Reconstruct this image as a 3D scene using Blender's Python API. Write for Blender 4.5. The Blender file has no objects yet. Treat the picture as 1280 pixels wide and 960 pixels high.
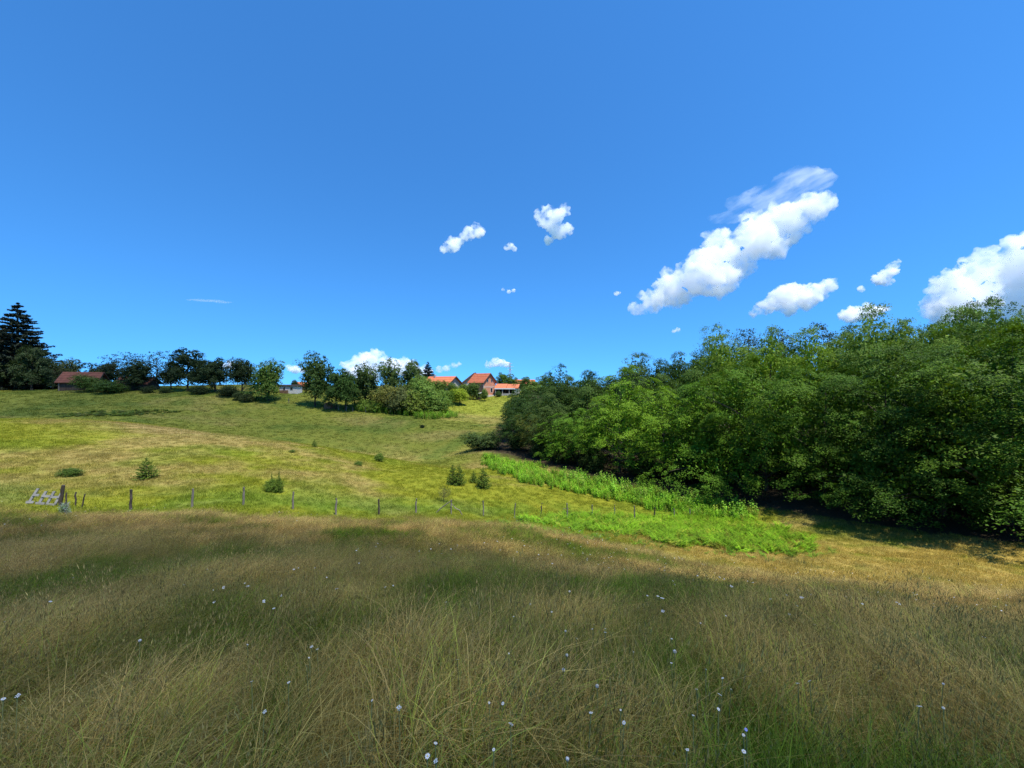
import bpy, math, random
import numpy as np
from mathutils import Vector, noise as mnoise

R = math.radians
SC = bpy.context.scene
COL = SC.collection
rng = np.random.default_rng(11)
random.seed(11)

# ------------------------------------------------------------------ camera, sky, sun, exposure
F = 482.0                      # focal length in photograph pixels (1280 wide)
EYE = 1.65
cam_d = bpy.data.cameras.new('camera'); cam = bpy.data.objects.new('camera', cam_d); COL.objects.link(cam)
cam.location = (0, 0, EYE); cam.rotation_euler = (R(90), 0, 0)
cam_d.sensor_width = 36.0; cam_d.lens = F / 1280 * 36
cam_d.clip_start = 0.05; cam_d.clip_end = 40000
SC.camera = cam

SUN_EL, SUN_AZ = R(66), math.atan2(0.70, -0.71)        # azimuth from +Y towards +X (sun stands behind, to the right)
sun_dir = Vector((math.cos(SUN_EL) * math.sin(SUN_AZ), math.cos(SUN_EL) * math.cos(SUN_AZ), math.sin(SUN_EL)))
w = bpy.data.worlds.new('World'); SC.world = w; w.use_nodes = True
nt = w.node_tree; nt.nodes.clear()
sky = nt.nodes.new('ShaderNodeTexSky'); sky.sky_type = 'NISHITA'; sky.sun_disc = False
sky.sun_elevation = SUN_EL; sky.sun_rotation = SUN_AZ
sky.altitude = 400; sky.air_density = 1.0; sky.dust_density = 0.15; sky.ozone_density = 2.2
hs = nt.nodes.new('ShaderNodeMix'); hs.data_type = 'RGBA'; hs.blend_type = 'MULTIPLY'; hs.inputs[0].default_value = 1.0
hs.inputs[7].default_value = (.40, 1.04, 1.56, 1)      # camera-like deep blue
bg = nt.nodes.new('ShaderNodeBackground'); bg.inputs['Strength'].default_value = 0.11
wo = nt.nodes.new('ShaderNodeOutputWorld')
tcw = nt.nodes.new('ShaderNodeTexCoord'); mpw = nt.nodes.new('ShaderNodeVectorMath'); mpw.operation = 'ADD'; mpw.inputs[1].default_value = (0, 0, .15)
nt.links.new(tcw.outputs['Generated'], mpw.inputs[0]); nrm = nt.nodes.new('ShaderNodeVectorMath'); nrm.operation = 'NORMALIZE'
nt.links.new(mpw.outputs[0], nrm.inputs[0]); nt.links.new(nrm.outputs[0], sky.inputs['Vector'])   # clear dry air: no white band along the horizon
nt.links.new(sky.outputs[0], hs.inputs[6]); nt.links.new(hs.outputs[2], bg.inputs['Color']); nt.links.new(bg.outputs[0], wo.inputs['Surface'])
sd = bpy.data.lights.new('sun', 'SUN'); sd.energy = 5.0; sd.angle = R(0.53); sd.color = (1.0, 0.94, 0.83)
sun = bpy.data.objects.new('sun', sd); COL.objects.link(sun)
sun.rotation_euler = (-sun_dir).to_track_quat('-Z', 'Y').to_euler(); sun.location = (60, -40, 120)
vs = SC.view_settings
vs.view_transform = 'Standard'; vs.look = 'None'; vs.exposure = 0.57; vs.gamma = 1.0; vs.use_curve_mapping = False
cy = SC.cycles
cy.max_bounces = 16; cy.diffuse_bounces = 3; cy.glossy_bounces = 2; cy.transmission_bounces = 3
cy.volume_bounces = 14; cy.transparent_max_bounces = 8
cy.use_adaptive_sampling = True; cy.adaptive_threshold = 0.009
cy.use_denoising = True; cy.denoiser = 'OPENIMAGEDENOISE'; cy.denoising_input_passes = 'RGB_ALBEDO_NORMAL'; cy.denoising_prefilter = 'NONE'; cy.caustics_reflective = False; cy.caustics_refractive = False

# ------------------------------------------------------------------ helpers
def tag(o, label=None, cat=None, group=None, kind=None):
    if label: o['label'] = label
    if cat: o['category'] = cat
    if group: o['group'] = group
    if kind: o['kind'] = kind
    return o

def link(o, parent=None):
    COL.objects.link(o)
    if parent is not None: o.parent = parent
    return o

def empty(name, loc=(0, 0, 0), rz=0.0, scale=(1, 1, 1)):
    o = bpy.data.objects.new(name, None); COL.objects.link(o)
    o.location = loc; o.rotation_euler = (0, 0, rz); o.scale = scale
    o.empty_display_size = 0.3
    return o

def mesh_np(name, verts, faces, smooth=False):
    """verts (N,3), faces: array (M,3|4) or list"""
    me = bpy.data.meshes.new(name)
    verts = np.asarray(verts, dtype=np.float32)
    if isinstance(faces, np.ndarray):
        k = faces.shape[1]; M = faces.shape[0]
        me.vertices.add(len(verts)); me.vertices.foreach_set('co', verts.ravel())
        me.loops.add(M * k); me.loops.foreach_set('vertex_index', faces.astype(np.int32).ravel())
        me.polygons.add(M); me.polygons.foreach_set('loop_start', np.arange(0, M * k, k, dtype=np.int32))
        me.update(calc_edges=True); me.validate()
    else:
        me.from_pydata(verts.tolist(), [], faces); me.update()
    if smooth:
        me.polygons.foreach_set('use_smooth', np.ones(len(me.polygons), dtype=bool))
    return me

class MB:
    """collects boxes, slabs and tubes into one mesh"""
    def __init__(s): s.v = []; s.f = []
    def add(s, vs, fs):
        b = len(s.v); s.v += [tuple(p) for p in vs]; s.f += [tuple(i + b for i in f) for f in fs]; return s
    def box(s, x0, x1, y0, y1, z0, z1):
        vs = [(x0,y0,z0),(x1,y0,z0),(x1,y1,z0),(x0,y1,z0),(x0,y0,z1),(x1,y0,z1),(x1,y1,z1),(x0,y1,z1)]
        return s.add(vs, [(3,2,1,0),(4,5,6,7),(0,1,5,4),(1,2,6,5),(2,3,7,6),(3,0,4,7)])
    def prism(s, poly, d):
        """poly: list of 3D points (planar, in order); d: extrude vector"""
        n = len(poly); vs = [Vector(p) for p in poly] + [Vector(p) + Vector(d) for p in poly]
        fs = [tuple(range(n))[::-1], tuple(range(n, 2 * n))] + [(i, (i + 1) % n, n + (i + 1) % n, n + i) for i in range(n)]
        return s.add(vs, fs)
    def tube(s, pts, rad, n=6):
        pts = [Vector(p) for p in pts]; rings = []
        for i, p in enumerate(pts):
            t = (pts[min(i + 1, len(pts) - 1)] - pts[max(i - 1, 0)]).normalized()
            a = t.orthogonal().normalized() if abs(t.z) > 0.99 else t.cross(Vector((0, 0, 1))).normalized()
            b = t.cross(a)
            r = rad[i] if isinstance(rad, (list, tuple)) else rad
            rings.append([p + a * (r * math.cos(2*math.pi*k/n)) + b * (r * math.sin(2*math.pi*k/n)) for k in range(n)])
        vs = [q for ring in rings for q in ring]; fs = []
        for i in range(len(pts) - 1):
            for k in range(n):
                fs.append((i*n + k, i*n + (k+1) % n, (i+1)*n + (k+1) % n, (i+1)*n + k))
        fs.append(tuple(range(n))[::-1]); fs.append(tuple(range((len(pts)-1)*n, len(pts)*n)))
        return s.add(vs, fs)
    def mesh(s, name): return mesh_np(name, s.v, s.f)
    def build(s, name, mat, parent=None):
        o = bpy.data.objects.new(name, s.mesh(name)); o.data.materials.append(mat); return link(o, parent)

# value noise (vectorised) -------------------------------------------------
def _hash(ix, iy, seed):
    h = (ix.astype(np.int64) * 374761393 + iy.astype(np.int64) * 668265263 + seed * 1442695041) & 0xffffffff
    h = ((h ^ (h >> 13)) * 1274126177) & 0xffffffff
    return ((h ^ (h >> 16)) & 0xffff) / 65535.0
def vnoise(x, y, seed=0):
    x = np.asarray(x, float); y = np.asarray(y, float)
    ix = np.floor(x); iy = np.floor(y); fx = x - ix; fy = y - iy
    u = fx*fx*(3-2*fx); v = fy*fy*(3-2*fy)
    a = _hash(ix, iy, seed); b = _hash(ix+1, iy, seed); c = _hash(ix, iy+1, seed); d = _hash(ix+1, iy+1, seed)
    return (a*(1-u)+b*u)*(1-v) + (c*(1-u)+d*u)*v
def fbm(x, y, seed=0, oct=4):
    s = 0; a = 0.5; t = 0
    for k in range(oct):
        s = s + a*vnoise(np.asarray(x)*2**k + 17.3*k, np.asarray(y)*2**k - 9.1*k, seed + k); t += a; a *= 0.5
    return s / t
def sstep(a, b, x):
    t = np.clip((x - a) / (b - a), 0, 1); return t*t*(3-2*t)

# ------------------------------------------------------------------ terrain: a thin-plate surface through surveyed points
# (photo column, photo row, distance): the direction comes from the pixel, the distance from posts, trees and houses of known size
PIX = [(640,960,1.65),(0,960,1.75),(1280,960,1.9),(640,800,4.0),(0,800,4.2),(1280,800,6.0),(640,720,8.5),(0,700,9.5),
 (1280,748,11.5),(1000,765,10.5),(1000,722,16.5),(640,672,16.5),(640,657,22),(0,645,16),(240,646,17.5),(430,652,19.5),
 (163,642,20),(420,649,24.4),(643,650,30),(793,651,35.6),(862,650,38.9),
 (960,670,28),(1030,690,25.5),(1150,712,21),(1280,692,24),(1280,722,20),
 (950,640,38),(1100,667,30),(840,620,46),(740,600,50),(660,580,55),(600,565,61),
 (183,599,26),(343,615,25.5),(570,607,37),(604,610,37),(87,594,26),(474,577,45),(393,558,46.5),(0,595,25),
 (0,524,46),(100,525,46),(200,534,47),(300,545,48),(400,558,49),(500,575,52),(560,583,54),
 (0,514,76),(100,514,76),(300,538,76),(430,552,76),(520,562,76),
 (0,490,100),(100,490,100),(190,490,100),(260,492,100),(336,503,98),(430,512,98),(500,516,100),(520,530,88),(560,545,80),
 (590,525,100),(560,508,115),(600,497,135),(640,492,139),(640,510,115),(575,500,125)]
XYZ = [(0,0,0),(-3,0,.1),(3,0,-.35),(0,-6,1.0),(-12,-6,1.2),(12,-6,-1.0),(-40,-30,3.5),(40,-30,-6),(0,-40,6),
 (-70,60,-5.0),(-51,60,-5.4),(-40,62,-8.4),(-24,62,-10.2),(-14,63,-11.6),
 (-130,130,.3),(-60,130,0.2),(-20,150,-1.0),(20,150,-2.0),(-100,220,-2),(0,220,-4),(100,220,0),
 (-120,40,-3.0),(-120,10,-1.0),(-60,15,-2.6),
 (42,42,-7.5),(55,35,-6.0),(46,24,-7.5),(38,54,-7.0),(60,60,-3.0),(26,66,-8.5),(12,75,-9.0),(45,85,-4.5),(80,80,1.0),(90,40,0.0),
 (60,10,-7),(18,100,-6.5),(120,120,3.0)]
P = [((px-640)/F*Y, Y, EYE-(py-480)/F*Y) for px, py, Y in PIX] + XYZ
P = np.array(P, float); SCL = 20.0
def _U(r2): return np.where(r2 > 1e-12, 0.5*r2*np.log(np.maximum(r2, 1e-12)), 0.0)
_n = len(P); _A = P[:, :2]/SCL
_K = _U(((_A[:, None]-_A[None])**2).sum(-1)) + np.eye(_n)*0.02
_L = np.zeros((_n+3, _n+3)); _L[:_n, :_n] = _K; _L[:_n, _n] = 1; _L[:_n, _n+1:] = _A
_L[_n:, :_n] = _L[:_n, _n:].T
_W = np.linalg.solve(_L, np.concatenate([P[:, 2], np.zeros(3)]))
def ground(x, y, rough=True):
    x = np.atleast_1d(np.asarray(x, float)); y = np.atleast_1d(np.asarray(y, float))
    r = np.hypot(x, y-40); k = np.where(r > 170, 170/np.maximum(r, 1), 1.0)
    q = np.stack([x*k, 40+(y-40)*k], -1)/SCL
    out = np.empty(len(x))
    for i in range(0, len(x), 40000):
        d = _U(((q[i:i+40000, None]-_A[None])**2).sum(-1))
        out[i:i+40000] = d@_W[:_n] + _W[_n] + q[i:i+40000]@_W[_n+1:]
    out = out - 26*sstep(170, 1500, r)
    if rough:
        out = out + (fbm(x/2.1, y/2.1, 5, 3)-.5)*0.16*sstep(1, 4, np.hypot(x, y)) + (fbm(x/9, y/9, 8, 2)-.5)*0.3*sstep(8, 25, np.hypot(x, y))
    return out
def gz(x, y): return float(ground(x, y)[0])
def hit(px, py, y0=1.2, y1=170, n=900):
    """where the line of sight through a photo pixel first meets the ground"""
    Y = np.geomspace(y0, y1, n); X = (px-640)/F*Y; Z = EYE-(py-480)/F*Y
    g = ground(X, Y); below = np.nonzero(Z <= g)[0]
    i = below[0] if len(below) else n-1
    return Vector((X[i], Y[i], g[i]))
def at(px, Y):
    X = (px-640)/F*Y; return Vector((X, Y, gz(X, Y)))
def top_z(py, Y): return EYE+(480-py)/F*Y
def inpoly(x, y, poly):
    x = np.asarray(x); y = np.asarray(y); c = np.zeros(len(x), bool); n = len(poly)
    for i in range(n):
        x0, y0 = poly[i][:2]; x1, y1 = poly[i-1][:2]
        c ^= ((y0 > y) != (y1 > y)) & (x < (x1-x0)*(y-y0)/((y1-y0) or 1e-9)+x0)
    return c

# forest edge line in plan
EDGE = [(8,175),(2.5,132),(-1.5,97),(-5.5,73),(-6.5,64),(-3.5,61),(2.3,56),(10.4,50.5),(18.5,46),(24.6,39),(28.6,31.5),(32.6,25),(37,19)]
EX = np.array([e[0] for e in EDGE]); EY = np.array([e[1] for e in EDGE])
def forest_depth(x, y):
    """rough signed distance into the wood"""
    best = np.full(len(x), 1e9); sign = np.ones(len(x))
    for i in range(len(EDGE)-1):
        ax, ay = EDGE[i]; bx, by = EDGE[i+1]; dx, dy = bx-ax, by-ay; L2 = dx*dx+dy*dy
        t = np.clip(((x-ax)*dx+(y-ay)*dy)/L2, 0 if i else -2, 1 if i < len(EDGE)-2 else 9)
        d = np.hypot(x-ax-t*dx, y-ay-t*dy); s = np.sign((y-ay)*dx-(x-ax)*dy)
        m = d < best; best = np.where(m, d, best); sign = np.where(m, s, sign)
    return best*sign
# where the tall hay meadow stops and the grazed field begins (plan line, x -> y)
HX = np.array([-60,-30,-22.5,-14,-7,0,5,9,14,22,30]); HY = np.array([13,15,16.5,18,19,20.5,20.5,18,14.5,11,8.5])
def hay(x, y):
    e = np.interp(x, HX, HY) + (fbm(x/3, y/3, 31, 2)-.5)*1.6
    return 1-sstep(-0.7, 0.9, y-e)

def C(*c): return np.array(c)
MOUNDS = [(hit(a, b), r) for a, b, r in ((495,850,.55),(560,925,.45),(700,800,.7),(1080,800,1.2),(960,850,.7),(300,740,1.2),(120,690,2.2),(610,690,2.0),(880,735,1.6),(1180,900,.8),(180,920,.4),(60,830,.7),(420,770,.8),(1000,900,.5),(780,940,.35))]
def mound(x, y):
    """places where the straw has lodged into heaps"""
    o = np.zeros(len(x))
    for m, r in MOUNDS: o = np.maximum(o, np.exp(-((x-m.x)**2+(y-m.y)**2)/(r*r)))
    return o
def mixc(a, b, t): return a*(1-t)[..., None]+b*t[..., None]
def land(x, y):
    """colour of the sward at a place"""
    n1 = fbm(x/2.6, y/2.0, 3, 4); n2 = fbm(x/0.9, y/0.8, 4, 3); n3 = fbm(x/7, y/6, 6, 3); n4 = fbm(x/16, y/9, 9, 3)
    one = np.ones(len(x))
    h = mixc(C(.135,.165,.022)*one[:, None], C(.37,.262,.11), sstep(.45,.60, .6*n1+.4*n2))
    h = mixc(h, C(.60,.44,.19), sstep(.53,.72,n2)*sstep(.42,.62,n1)*.8)
    h = mixc(h, C(.110,.160,.018), sstep(.50,.66,n3)*.5)
    h = mixc(h, C(.60,.43,.17), mound(x, y)*.85)
    h = mixc(h, C(.105,.150,.020), (1-sstep(3, 9, np.hypot(x, y)))*(1-mound(x, y))*.55*sstep(.25,.5,n2))
    rim = np.exp(-((y-np.interp(x, HX, HY)+.6)/1.3)**2)*sstep(.30,.6,n1+.1)
    h = mixc(h, C(.46,.36,.19), rim*.75)
    f = mixc(C(.255,.272,.026)*one[:, None], C(.36,.29,.10), sstep(.46,.70,n4*.6+n1*.4))
    f = mixc(f, C(.19,.26,.026), sstep(.54,.72,n3)*.45)
    fy = np.interp(x, [-40,-19.8,18], [17,20,38.9]); lush = np.exp(-((y-fy-2.0)/3.0)**2)*sstep(.3,.5,n1)
    f = mixc(f, C(.10,.22,.022), lush*.55*(x < 6))
    f = mixc(f, C(.40,.30,.155), np.exp(-((x+40)/9)**2-((y-45)/5)**2)*.7)
    r = sstep(4, 12, x)*(1-sstep(26, 31, y))
    f = mixc(f, C(.48,.35,.10), r*.85*sstep(.28,.5,n1*.5+n2*.5))
    far = mixc(C(.215,.235,.042)*one[:, None], C(.30,.26,.085), sstep(.48,.70,n4)*.8)
    far = mixc(far, C(.115,.17,.03), sstep(.52,.68,n3)*.65)
    gard = sstep(103,110,y+.35*(x+10))*sstep(-32,-24,x)
    far = mixc(far, C(.27,.30,.04), gard*.85)
    o = mixc(f, far, sstep(50,58,y))*.94; t = hay(x, y)
    o = mixc(o, h*C(1.0,1.0,.76), t)
    return o

# ------------------------------------------------------------------ materials
def mat_new(name):
    m = bpy.data.materials.new(name); m.use_nodes = True; n = m.node_tree; n.nodes.clear()
    o = n.nodes.new('ShaderNodeOutputMaterial'); return m, n, o
def L(n, a, b): n.links.new(a, b)
def ramp(n, fac, stops):
    r = n.nodes.new('ShaderNodeValToRGB'); e = r.color_ramp.elements
    while len(e) < len(stops): e.new(0.5)
    for k, (p, c) in enumerate(stops): e[k].position = p; e[k].color = (*c, 1)
    L(n, fac, r.inputs[0]); return r.outputs[0]
def noise_tex(n, scale, detail=4, rough=.6, vec=None):
    t = n.nodes.new('ShaderNodeTexNoise'); t.inputs['Scale'].default_value = scale; t.inputs['Detail'].default_value = detail; t.inputs['Roughness'].default_value = rough
    if vec is None:
        c = n.nodes.new('ShaderNodeTexCoord'); vec = c.outputs['Object']
    L(n, vec, t.inputs['Vector']); return t
def mixrgb(n, a, b, fac, mode='MIX'):
    m = n.nodes.new('ShaderNodeMix'); m.data_type = 'RGBA'; m.blend_type = mode
    for s, v in ((6, a), (7, b), (0, fac)):
        if isinstance(v, (int, float)): m.inputs[s].default_value = v
        elif isinstance(v, tuple): m.inputs[s].default_value = (*v, 1)
        else: L(n, v, m.inputs[s])
    return m.outputs[2]

def leafy(name, attr=None, attr_type='INSTANCER', vary=.35, trans=.35, rough=.55, use_obj_color=False):
    """thin plant tissue: colour x variation per leaf, some light passes through"""
    m, n, o = mat_new(name)
    if use_obj_color:
        oi = n.nodes.new('ShaderNodeObjectInfo'); base = oi.outputs['Color']
    else:
        a = n.nodes.new('ShaderNodeAttribute'); a.attribute_type = attr_type; a.attribute_name = attr; base = a.outputs['Color']
    g = n.nodes.new('ShaderNodeNewGeometry')
    mr = n.nodes.new('ShaderNodeMapRange'); L(n, g.outputs['Random Per Island'], mr.inputs[0]); mr.inputs[3].default_value = 1-vary; mr.inputs[4].default_value = 1+vary
    hsv = n.nodes.new('ShaderNodeHueSaturation'); L(n, base, hsv.inputs['Color']); L(n, mr.outputs[0], hsv.inputs['Value'])
    mh = n.nodes.new('ShaderNodeMath'); mh.operation = 'MULTIPLY_ADD'; L(n, g.outputs['Random Per Island'], mh.inputs[0]); mh.inputs[1].default_value = 37.31; mh.inputs[2].default_value = 0
    fr = n.nodes.new('ShaderNodeMath'); fr.operation = 'FRACT'; L(n, mh.outputs[0], fr.inputs[0])
    m2 = n.nodes.new('ShaderNodeMapRange'); L(n, fr.outputs[0], m2.inputs[0]); m2.inputs[3].default_value = .485; m2.inputs[4].default_value = .512
    L(n, m2.outputs[0], hsv.inputs['Hue'])
    p = n.nodes.new('ShaderNodeBsdfPrincipled'); L(n, hsv.outputs[0], p.inputs['Base Color']); p.inputs['Roughness'].default_value = rough
    p.inputs['Specular IOR Level'].default_value = .14
    t = n.nodes.new('ShaderNodeBsdfTranslucent'); tc = mixrgb(n, hsv.outputs[0], (1.0, 1.0, .45), 1.0, 'MULTIPLY'); L(n, tc, t.inputs['Color'])
    x = n.nodes.new('ShaderNodeMixShader'); x.inputs[0].default_value = trans; L(n, p.outputs[0], x.inputs[1]); L(n, t.outputs[0], x.inputs[2])
    L(n, x.outputs[0], o.inputs['Surface']); return m

def plain(name, stops, scale=6, rough=.8, bump=.15, bscale=None, metal=0.0, stretch=(1,1,1), spec=.3):
    m, n, o = mat_new(name)
    c = n.nodes.new('ShaderNodeTexCoord'); mp = n.nodes.new('ShaderNodeMapping'); mp.inputs['Scale'].default_value = stretch
    L(n, c.outputs['Object'], mp.inputs['Vector'])
    t = noise_tex(n, scale, 5, .65, mp.outputs[0]); col = ramp(n, t.outputs[0], stops)
    p = n.nodes.new('ShaderNodeBsdfPrincipled'); L(n, col, p.inputs['Base Color']); p.inputs['Roughness'].default_value = rough
    p.inputs['Metallic'].default_value = metal; p.inputs['Specular IOR Level'].default_value = spec
    if bump:
        b = n.nodes.new('ShaderNodeBump'); b.inputs['Strength'].default_value = bump; t2 = noise_tex(n, bscale or scale*4, 4, .6, mp.outputs[0])
        L(n, t2.outputs[0], b.inputs['Height']); L(n, b.outputs[0], p.inputs['Normal'])
    L(n, p.outputs[0], o.inputs['Surface']); return m

M_GRASS = leafy('grass_blade', 'tint', vary=.60, trans=.30, rough=.6)
M_TURF = leafy('turf_blade', 'tint', vary=.34, trans=.30, rough=.6)
M_WEED = leafy('weed_leaf', 'tint', vary=.35, trans=.40, rough=.5)
M_LEAF = leafy('tree_leaf', use_obj_color=True, vary=.40, trans=.30, rough=.6)
M_NEEDLE = leafy('needle', use_obj_color=True, vary=.35, trans=.12, rough=.6)
M_BARK = plain('bark', [(.3,(.032,.026,.02)),(.7,(.085,.07,.055))], 5, .95, .6, 14, stretch=(1,1,.25))
M_TWIG = plain('dry_twig', [(.3,(.07,.05,.035)),(.7,(.18,.14,.10))], 4, .95, .3)
M_POST = plain('weathered_wood', [(.25,(.075,.062,.052)),(.75,(.25,.225,.195))], 7, .92, .5, 26, stretch=(1,1,.18))
M_POSTD = plain('dark_wood', [(.25,(.028,.022,.018)),(.75,(.09,.072,.058))], 7, .92, .5, 26, stretch=(1,1,.18))
M_GREYW = plain('grey_board', [(.25,(.13,.128,.12)),(.75,(.31,.305,.29))], 5, .9, .4, 22, stretch=(.3,1,1))
M_BRICK = None
M_TILE = plain('roof_tile', [(.25,(.30,.075,.035)),(.75,(.50,.16,.075))], 1.6, .8, .3, 9)
M_TILE_O = plain('orange_tile', [(.25,(.42,.115,.05)),(.75,(.56,.19,.085))], 1.6, .8, .3, 9)
M_TILE_D = plain('old_tile', [(.25,(.075,.030,.022)),(.75,(.19,.07,.045))], 1.2, .9, .4, 8)
M_PLASTER = plain('pale_render', [(.3,(.50,.49,.46)),(.7,(.66,.65,.62))], 1.2, .9, .1)
M_GREYP = plain('grey_render', [(.3,(.26,.25,.235)),(.7,(.38,.365,.34))], 1.0, .9, .15)
M_CONC = plain('concrete', [(.3,(.38,.34,.29)),(.7,(.54,.50,.44))], 2, .9, .1)
M_WHITE = plain('white_paint', [(.3,(.70,.70,.69)),(.7,(.80,.80,.79))], 2, .6, .05)
M_TRIM = plain('dark_trim', [(.3,(.035,.025,.02)),(.7,(.07,.05,.04))], 3, .7, .1)
M_OLDW = plain('barn_board', [(.25,(.028,.02,.016)),(.75,(.085,.062,.048))], 4, .95, .5, 20, stretch=(1,1,.15))
M_STEEL = plain('galvanised_steel', [(.3,(.30,.31,.32)),(.7,(.42,.43,.44))], 3, .5, 0, metal=.3)
M_SOIL = plain('heap', [(.3,(.10,.055,.03)),(.7,(.24,.14,.085))], 2.5, .95, .6, 7)
def brick_mat():
    m, n, o = mat_new('hollow_brick')
    c = n.nodes.new('ShaderNodeTexCoord'); sp = n.nodes.new('ShaderNodeSeparateXYZ'); L(n, c.outputs['Object'], sp.inputs[0])
    ad = n.nodes.new('ShaderNodeMath'); ad.operation = 'ADD'; L(n, sp.outputs[0], ad.inputs[0]); L(n, sp.outputs[1], ad.inputs[1])
    cb = n.nodes.new('ShaderNodeCombineXYZ'); L(n, ad.outputs[0], cb.inputs[0]); L(n, sp.outputs[2], cb.inputs[1])
    b = n.nodes.new('ShaderNodeTexBrick'); L(n, cb.outputs[0], b.inputs['Vector']); b.inputs['Scale'].default_value = 1.0
    b.inputs['Brick Width'].default_value = .34; b.inputs['Row Height'].default_value = .21; b.inputs['Mortar Size'].default_value = .014
    b.inputs['Color1'].default_value = (.43,.145,.07,1); b.inputs['Color2'].default_value = (.54,.21,.11,1); b.inputs['Mortar'].default_value = (.42,.36,.30,1)
    t = noise_tex(n, 1.1, 4); col = mixrgb(n, b.outputs['Color'], ramp(n, t.outputs[0], [(.3,(.75,.72,.7)),(.7,(1.1,1.08,1.05))]), 1.0, 'MULTIPLY')
    p = n.nodes.new('ShaderNodeBsdfPrincipled'); L(n, col, p.inputs['Base Color']); p.inputs['Roughness'].default_value = .9
    L(n, p.outputs[0], o.inputs['Surface']); return m
M_BRICK = brick_mat()
def glass_mat():
    m, n, o = mat_new('window_glass'); p = n.nodes.new('ShaderNodeBsdfPrincipled')
    p.inputs['Base Color'].default_value = (.02,.025,.03,1); p.inputs['Roughness'].default_value = .08; p.inputs['Specular IOR Level'].default_value = .6
    L(n, p.outputs[0], o.inputs['Surface']); return m
M_GLASS = glass_mat()
def flat(name, c, rough=.7, trans=0):
    m, n, o = mat_new(name); p = n.nodes.new('ShaderNodeBsdfPrincipled'); t = noise_tex(n, 40, 2)
    L(n, ramp(n, t.outputs[0], [(.3, tuple(v*.88 for v in c)), (.7, c)]), p.inputs['Base Color']); p.inputs['Roughness'].default_value = rough
    L(n, p.outputs[0], o.inputs['Surface']); return m
M_PETAL = flat('white_petal', (.66,.66,.63)); M_YELLOW = flat('yellow_centre', (.70,.48,.04)); M_BLUE = flat('blue_petal', (.25,.32,.75))
M_FLUFF = flat('seed_fluff', (.62,.60,.55)); M_STEM = flat('green_stem', (.24,.25,.08)); M_BARN_DOOR = M_OLDW

def ground_mat():
    m, n, o = mat_new('sward')
    a = n.nodes.new('ShaderNodeAttribute'); a.attribute_name = 'land'
    c = n.nodes.new('ShaderNodeTexCoord')
    t1 = noise_tex(n, 5.5, 6, .7, c.outputs['Object']); t2 = noise_tex(n, .8, 5, .6, c.outputs['Object']); t3 = noise_tex(n, 38, 3, .7, c.outputs['Object'])
    col = mixrgb(n, a.outputs['Color'], ramp(n, t1.outputs[0], [(.30,(.62,.66,.55)),(.70,(1.18,1.12,1.15))]), 1.0, 'MULTIPLY')
    col = mixrgb(n, col, ramp(n, t2.outputs[0], [(.32,(.80,.88,.75)),(.68,(1.12,1.06,1.05))]), 1.0, 'MULTIPLY')
    col = mixrgb(n, col, ramp(n, t3.outputs[0], [(.30,(.70,.72,.66)),(.70,(1.15,1.12,1.1))]), 1.0, 'MULTIPLY')
    p = n.nodes.new('ShaderNodeBsdfPrincipled'); L(n, col, p.inputs['Base Color']); p.inputs['Roughness'].default_value = .95; p.inputs['Specular IOR Level'].default_value = .1
    b = n.nodes.new('ShaderNodeBump'); b.inputs['Strength'].default_value = .8; b.inputs['Distance'].default_value = .12; L(n, t1.outputs[0], b.inputs['Height'])
    L(n, b.outputs[0], p.inputs['Normal']); L(n, p.outputs[0], o.inputs['Surface']); return m
M_GROUND = ground_mat()

# ------------------------------------------------------------------ the ground: one sheet to the horizon
def axis(breaks):
    out = []
    for (a, b, st) in breaks: out += list(np.arange(a, b, st))
    return np.array(out + [breaks[-1][1]])
gx = axis([(-3000,-600,300),(-600,-200,50),(-200,-90,6),(-90,-36,1.2),(-36,36,.6),(36,90,1.5),(90,200,8),(200,600,50),(600,3000,300)])
gy = axis([(-3000,-600,300),(-600,-100,50),(-100,-20,8),(-20,-3,1.5),(-3,45,.55),(45,115,.9),(115,170,2.5),(170,400,20),(400,1000,100),(1000,3600,400)])
GX, GY = np.meshgrid(gx, gy); fx_, fy_ = GX.ravel(), GY.ravel()
gv = np.stack([fx_, fy_, ground(fx_, fy_)], -1)
nx, ny = len(gx), len(gy); ii, jj = np.meshgrid(np.arange(nx-1), np.arange(ny-1)); k0 = (jj*nx+ii).ravel()
gf = np.stack([k0, k0+1, k0+nx+1, k0+nx], -1)
gm = mesh_np('meadow_ground', gv, gf, True); gm.materials.append(M_GROUND)
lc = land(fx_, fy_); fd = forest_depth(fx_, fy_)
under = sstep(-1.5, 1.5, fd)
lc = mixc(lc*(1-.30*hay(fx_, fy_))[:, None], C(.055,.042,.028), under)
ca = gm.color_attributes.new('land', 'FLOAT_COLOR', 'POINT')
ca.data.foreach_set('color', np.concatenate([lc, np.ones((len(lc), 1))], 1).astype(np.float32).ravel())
tag(link(bpy.data.objects.new('meadow_ground', gm)), 'rolling meadow ground falling to a valley and rising to a hill', 'ground', kind='structure')

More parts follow.
